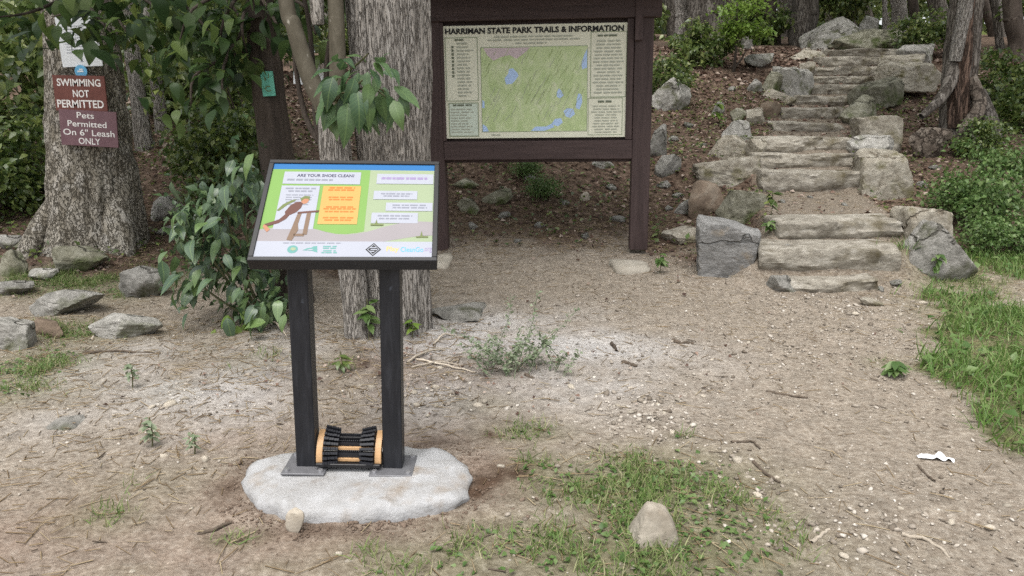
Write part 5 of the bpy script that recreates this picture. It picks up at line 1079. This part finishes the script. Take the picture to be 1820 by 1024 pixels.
for lab, px, py, Y_, kd, sc in [
    ('dense dark bush filling the far left beside the tree with the signs', 40, 300, 8.9, 'dark', 1.0), ('bush behind the dense one at the far left, higher up', 20, 170, 10.2, 'far', 1.2), ('low dark bush at the foot of the far left thicket', -20, 370, 8.4, 'deep', .75), ('sunlit bush top above the far left thicket', 60, 70, 11.5, 'far', 1.3),
    ('broad bush behind the pale leaning trunk', 330, 210, 13.5, 'far', 1.3), ('bush between the slim pale trunk and the dark tree', 390, 150, 11.5, 'dark', 1.1), ('dark bush under the dark tree', 420, 250, 8.2, 'deep', .75), ('low bush behind the leafy shrub', 380, 300, 8.6, 'dark', .65), ('high bush above the path gap right of the tree with the signs', 300, 60, 14.5, 'far', 1.5), ('light bush touching the dark trunk on its left', 425, 60, 9.6, 'dark', .9),
    ('grassy bush right of the notice board post', 1190, 140, 13.2, 'far', .6), ('dull bush between the notice board and the lime sapling', 1245, 105, 15.2, 'far', .8), ('bush behind the lime sapling', 1340, 40, 19, 'far', 1.1), ('bush behind the pale top boulder', 1500, 0, 26, 'far', 1.3),
    ('bright bush at the right edge of the stairs bank', 1790, 290, 8.4, 'bright', .5), ('bright weedy bush beside the big squared tan boulder', 1690, 350, 8.0, 'bright', .42), ('tall weedy bush below the torn bark tree roots', 1755, 350, 7.7, 'bright', .5), ('weedy bush above the lush grass', 1805, 410, 7.1, 'bright', .45), ('dark bush behind the torn bark tree on its right', 1790, 150, 13.5, 'deep', .9), ('shaded bush far right behind the bright ones', 1830, 220, 11, 'dark', .8), ('low weedy bush right of the sloping pale boulder', 1745, 420, 7.0, 'bright', .32), ('low green bush at the base of the torn bark tree', 1740, 275, 9.6, 'dark', .45), ('bush against the far side of the torn bark tree', 1640, 60, 16, 'far', .7),
    ('low green bush on the bank seen beneath the map board', 905, 318, 9.6, 'bright', .36), ('low bush behind the left post of the map board', 805, 300, 9.8, 'bright', .40), ('patchy bush in the middle of the bank beneath the map board', 985, 320, 9.9, 'bright', .36), ('small bush beneath the left half of the map board', 850, 292, 10.5, 'dark', .5), ('ragged low bush nearest the path beneath the map board', 960, 375, 8.5, 'bright', .26), ('tuft like bush beside the flat mossy rock', 930, 350, 9.0, 'bright', .24)]:
    bush(lab, px, py, Y_, kd, sc, GB)
for k in range(58):
    Y_ = random.uniform(14, 40); px = random.uniform(-300, 2100); x = (px - 910) / FPX * Y_
    if 1130 < px < 1700 and Y_ < 27: continue
    bush('plain green bush deep in the wood', px, 512 - FPX * math.tan(math.atan((h1(x, Y_) + random.uniform(.5, 1.8) - 1.5) / Y_) + PITCH), Y_, random.choice(['far', 'far', 'dark']), random.uniform(1.0, 2.0) * (.7 if 1150 < px < 1700 else 1), 'plain bushes deep in the wood')
# far wood as one mass
r = np.random.default_rng(50); n = 26000; a = r.uniform(-1.25, 1.25, n); d = r.uniform(44, 75, n); x = np.sin(a) * d; y = np.cos(a) * d; z = H(x, y) + r.uniform(0, 1, n) ** 1.2 * 16
V, Fq = scatter(L4, F4, np.stack([x, y, z], -1), rots(r.uniform(0, 6.3, n), r.normal(size=n) * .7, r.normal(size=n) * .7), r.uniform(.6, 1.6, n)); tag(obj('far_woods', npmesh('far_woods', V, Fq, [M['leaf_far']])), 'far leafy mass of the wood', kind='stuff')

# ------------------------------------------------------------------ ground cover
def sample(n, x0, x1, y0, y1, seed):
    r = np.random.default_rng(seed); return r.uniform(x0, x1, n), r.uniform(y0, y1, n), r
# gravel
x, y, r = sample(150000, -4.0, 4.6, 1.9, 7.4, 1)
lu, g_, so_, mo_, pa_, li_, st_ = masks(x, y)
den = np.clip(.055 + .45 * bl(x, y, CHIPS) + .12 * pa_ + .13 * sstep(.0, .9, x) * (y < 7) * np.clip(.5 + fbm(x * 1.6, y * 1.6, 12, 3), 0, 1) + .15 * st_ - .12 * so_ - .12 * mo_, 0, 1) * (1 - lu) * (1 - .5 * li_) * (1 - .4 * g_)
k = r.uniform(0, 1, len(x)) < den; x, y = x[k], y[k]
slabm = (((x + .62) / .46) ** 2 + ((y - 2.76) / .25) ** 2) > 1; x, y = x[slabm], y[slabm]
ch = bl(x, y, CHIPS); s = r.lognormal(-5.35, .45, len(x)) * (1 + .9 * ch); s = np.clip(s, .002, .022)
V1, F1 = ICO[1]; V1 = V1 * np.array([1, .8, .55])
halves = [];
for q in range(3):
    m_ = np.arange(len(x)) % 3 == q; rr = np.random.default_rng(60 + q); Vt = V1 * (1 + .35 * rr.normal(size=(len(V1), 1)).clip(-1, 1))
    Vg, Fg = scatter(Vt[:12] if len(Vt) == 12 else Vt, F1, np.stack([x[m_], y[m_], H(x[m_], y[m_]) + s[m_] * .25], -1), rots(r.uniform(0, 6.3, m_.sum()), r.normal(size=m_.sum()) * .3, r.normal(size=m_.sum()) * .3), s[m_]); halves.append((Vg, Fg))
off = 0; VV, FF = [], []
for Vg, Fg in halves: VV.append(Vg); FF.append(Fg + off); off += len(Vg)
tag(obj('gravel', npmesh('gravel', np.concatenate(VV), np.concatenate(FF), [M['gravel']])), 'loose gravel on the trail', kind='stuff')
GRAVEL_N = len(x)
# grass blades
BLv = np.array([(-.04, 0, 0), (.04, 0, 0), (-.032, .08, .45), (.032, .08, .45), (0, .38, .92)]); BLf = np.array([(0, 1, 3), (0, 3, 2), (2, 3, 4)])
x, y, r = sample(420000, -4.2, 4.0, 1.9, 7.0, 2); lu, g_, so_, mo_, pa_, li_, st_ = masks(x, y)
clump = np.clip(.5 + 1.1 * fbm(x * 6, y * 6, 6, 3), .1, 1.3)
k = (r.uniform(0, 1, len(x)) < np.clip(sstep(.2, .9, g_) * (clump - .1) * 1.0, 0, 1) * (1 - lu)) & ((((x + .62) / .46) ** 2 + ((y - 2.76) / .25) ** 2) > 1.0); x, y = x[k], y[k]; n = len(x)
V, Fq = scatter(BLv, BLf, np.stack([x, y, H(x, y) - .003], -1), rots(r.uniform(0, 6.3, n), r.normal(size=n) * .45 - .35, r.normal(size=n) * .3), np.stack([r.uniform(.035, .065, n), *(r.uniform(.025, .085, n),) * 2], -1))
tag(obj('grass', npmesh('grass', V, Fq, [M['grass']])), 'thin trampled grass in patches', kind='stuff'); GRASS_N = n
x, y, r = sample(150000, 1.6, 7, 2.2, 8.2, 3); lu, g_, so_, mo_, pa_, li_, st_ = masks(x, y)
k = r.uniform(0, 1, len(x)) < lu * .55 * np.clip(.6 + .8 * fbm(x * 4, y * 4, 9, 2), .1, 1); x, y = x[k], y[k]; n = len(x)
V, Fq = scatter(BLv, BLf, np.stack([x, y, H(x, y) - .003], -1), rots(r.uniform(0, 6.3, n), r.normal(size=n) * .45 - .3, r.normal(size=n) * .3), np.stack([r.uniform(.06, .10, n), *(r.uniform(.06, .17, n),) * 2], -1))
tag(obj('grass', npmesh('grass', V, Fq, [M['grass_lush']])), 'lush grass along the right edge of the trail', kind='stuff')
# broad weeds in the grass
def weeds(name, lab, n0, x0, x1, y0, y1, seed, fun, size, mat, lift):
    x, y, r = sample(n0, x0, x1, y0, y1, seed); mk = masks(x, y); k = (r.uniform(0, 1, len(x)) < fun(*mk)) & ((((x + .62) / .48) ** 2 + ((y - 2.76) / .28) ** 2) > 1.0); x, y = x[k], y[k]; n = len(x)
    V, Fq = scatter(L5, F5, np.stack([x, y, H(x, y) + r.uniform(0, lift, n)], -1), rots(r.uniform(0, 6.3, n), r.normal(size=n) * .35 + .15, r.normal(size=n) * .35), r.uniform(*size, n)); tag(obj(name, npmesh(name, V, Fq, [M[mat]])), lab, kind='stuff')
weeds('ground_weeds', 'small broad leaved weeds mixed into the trampled grass', 90000, -4.2, 3.5, 1.9, 6.8, 4, lambda lu, g, so, mo, pa, li, st: sstep(.35, .95, g) * .7, (.012, .036), 'leaf_bright', .012)
weeds('ground_weeds', 'broad leaved weeds mixed into the lush grass', 30000, 1.6, 7, 2.2, 8.2, 5, lambda lu, g, so, mo, pa, li, st: lu * .18, (.03, .085), 'leaf_bright', .10)
weeds('ground_weeds', 'low green weeds on the shaded bank', 60000, -7, 9, 6.5, 14, 6, lambda lu, g, so, mo, pa, li, st: li * .22, (.03, .075), 'leaf_mid', .10)
# dead leaves and straw
x, y, r = sample(110000, -9, 10, 3.4, 17, 7); lu, g_, so_, mo_, pa_, li_, st_ = masks(x, y)
k = r.uniform(0, 1, len(x)) < np.clip(li_ * .42 + .012, 0, 1) * (1 - lu) + st_ * .05 * (y > 6.6); x, y = x[k], y[k]; n = len(x); dd = np.clip(y / 9, .5, 1.6)
V, Fq = scatter(L5 * np.array([1.1, 1, 1.3]), F5, np.stack([x, y, H(x, y) + r.uniform(.002, .022, n)], -1), rots(r.uniform(0, 6.3, n), r.normal(size=n) * .35, r.normal(size=n) * .4), r.uniform(.035, .075, n) * dd)
tag(obj('leaf_litter', npmesh('leaf_litter', V, Fq, [M['litter']])), 'dead brown leaves covering the bank', kind='stuff'); LITTER_N = n
x, y, r = sample(95000, -4.2, 4.5, 1.9, 9.0, 8); lu, g_, so_, mo_, pa_, li_, st_ = masks(x, y)
band = np.exp(-((y - 7.8) / .55) ** 2) * (x > -1.3) * (x < 1.7)
k = (r.uniform(0, 1, len(x)) < np.clip(.035 + .16 * g_ + .14 * so_ * (x < -1.3) + .25 * (x < -.2) * (y > 2.8) * (y < 5.2) * .5 + .14 * li_ + .5 * band, 0, 1)) & ((((x + .62) / .5) ** 2 + ((y - 2.76) / .3) ** 2) > 1.0); x, y = x[k], y[k]; n = len(x)
STv = np.array([(-.02, -.5, 0), (.02, -.5, 0), (.0, -.5, .03), (-.02, .5, .02), (.02, .5, .02), (0, .5, .05)]); STf = np.array([(0, 1, 4), (0, 4, 3), (1, 2, 5), (1, 5, 4), (2, 0, 3), (2, 3, 5)])
V, Fq = scatter(STv, STf, np.stack([x, y, H(x, y) + .004], -1), rots(r.uniform(0, 6.3, n), r.normal(size=n) * .12, r.normal(size=n) * .3), np.stack([r.uniform(.05, .12, n), r.uniform(.03, .11, n), r.uniform(.05, .12, n)], -1))
tag(obj('dry_straw', npmesh('dry_straw', V, Fq, [M['straw']])), 'dry straw and bark chips on the dirt', kind='stuff')
x, y, r = sample(420, -3.5, 4.2, 2.0, 7, 9); n = len(x)
V, Fq = scatter(STv, STf, np.stack([x, y, H(x, y) + .005], -1), rots(r.uniform(0, 6.3, n), r.normal(size=n) * .08, r.normal(size=n) * .3), np.stack([r.uniform(.06, .2, n), r.lognormal(-3.7, .5, n), r.uniform(.06, .15, n)], -1))
k2 = (((x + .62) / .5) ** 2 + ((y - 2.76) / .3) ** 2) > 1.0
Fq = Fq.reshape(n, -1, 3)[k2].reshape(-1, 3)
tag(obj('twig_bits', npmesh('twig_bits', V, Fq, [M['stick']])), 'dark bits of twig on the trail', kind='stuff')

r = np.random.default_rng(41); n = 1500; a = r.uniform(0, 6.28, n); q = 1.0 + np.abs(r.normal(size=n)) * .22; x = cen[0] + np.interp(a, A_ % 6.2832, R_, period=6.2832) * q * np.cos(a); y = cen[1] + np.interp(a, A_ % 6.2832, R_, period=6.2832) * q * np.sin(a)
s_ = np.clip(r.lognormal(-5.55, .55, n), .002, .014); V, Fq = scatter(V1 * (1 + .2 * r.normal(size=(len(V1), 1))), F1, np.stack([x, y, H(x, y) + s_ * .2], -1), rots(r.uniform(0, 6.3, n), r.normal(size=n), r.normal(size=n)), s_)
M['clod'] = natural('dug_soil_clod', [(.3, (.13, .088, .062)), (.7, (.31, .235, .18))], 20, rough=.95, bump=.6); tag(obj('soil_clods', npmesh('soil_clods', V, Fq, [M['clod']], smooth=True)), 'dug soil crumbs round the pale slab', kind='stuff')
# ------------------------------------------------------------------ sticks, tissue
def stick(label, pts, wpx, mat='stick', lift=.0):
    W = []
    for i, (px, py) in enumerate(pts):
        p = gp(px, py); W.append(p + np.array([0, 0, .006 + lift * math.sin(i * 2.2)]))
    P = spline(W, 14); D = axd(W[0]); c = P.mean(0); rr = wpx * D / FPX / 2; P = P + RNG.normal(size=P.shape) * rr * .25
    V, Fq = tube(P - c, np.linspace(rr, rr * .6, 14), 7); o = obj('stick', npmesh('stick', V, Fq, [M[mat]], smooth=True), None, c); return tag(o, label, 'stick', 'sticks on the ground')
stick('straight dark stick lying in the middle of the gravel trail', [(1362, 698), (1395, 703), (1436, 709)], 6)
stick('dark bent stick slanting near the right edge of the trampled grass', [(1338, 822), (1356, 840), (1384, 860)], 7)
stick('thin dark stick above the slanting bent one', [(1300, 788), (1335, 787), (1350, 800)], 5)
stick('pale curved stick nearest in the gravel', [(1442, 968), (1455, 955), (1474, 943)], 9, 'pale_stick')
stick('long bleached root lying in the lower right gravel', [(1602, 952), (1640, 960), (1668, 975), (1690, 995)], 8, 'pale_stick')
stick('short dark stick beside the white tissue', [(1632, 830), (1645, 845), (1662, 858)], 5)
stick('stubby dark stick left of centre in the trail', [(1195, 606), (1212, 611), (1232, 612)], 8)
stick('small dark stick in the trail below the notice board post', [(1088, 612), (1096, 626)], 7)
stick('little dark stick in the trail further left', [(1108, 645), (1132, 652)], 8)
stick('dark short stick lying on the pale dust', [(932, 668), (950, 674)], 8)
stick('long dark stick on the dust left of the leafy shrub', [(148, 628), (200, 626), (285, 629)], 6)
stick('pale snapped stick below the long slanting rock', [(162, 606), (172, 594), (180, 584)], 5, 'pale_stick')
stick('pale twig sticking out of the leafy shrub towards the stand post', [(462, 578), (490, 585), (520, 604)], 4, 'pale_stick', .05)
stick('longest pale twig in the brush heap right of the stand', [(724, 646), (760, 630), (800, 620)], 5, 'pale_stick', .02)
stick('pale twig crossing the brush heap right of the stand', [(730, 655), (780, 648), (830, 650)], 4, 'pale_stick', .01)
stick('forked looking pale twig low in the brush heap', [(740, 640), (800, 655), (850, 662)], 4, 'pale_stick', .01)
stick('thin grey twig at the top of the brush heap by the ledge', [(770, 615), (790, 600), (815, 596)], 4, 'pale_stick', .02)
stick('dark clod line of bark left in front of the slab', [(352, 952), (380, 945), (412, 930)], 9)
p = gp(1662, 816); r = np.random.default_rng(2); nx_, ny_ = 16, 8; u, v = np.meshgrid(np.linspace(-1, 1, nx_), np.linspace(-1, 1, ny_)); D = axd(p)
V = np.stack([u * 27 * D / FPX * (1 + .08 * fbm(u * 2, v * 2, 1, 2)), v * .022 * (1 + .25 * fbm(u * 3, v, 4, 2)) - u * .012, .012 + .010 * fbm(u * 3, v * 3, 2, 3) - .006 * (u ** 2)], -1).reshape(-1, 3)
Fq = [[j * nx_ + i, j * nx_ + i + 1, (j + 1) * nx_ + i + 1, (j + 1) * nx_ + i] for j in range(ny_ - 1) for i in range(nx_ - 1)]
tag(obj('tissue', npmesh('tissue', V, np.array(Fq), [M['paper']], smooth=True), None, p), 'crumpled white tissue dropped on the gravel trail', 'tissue')
print('COUNTS', GRAVEL_N, GRASS_N, LITTER_N, len(bpy.data.objects), sum(len(m.loops) - 2 * len(m.polygons) for m in bpy.data.meshes))
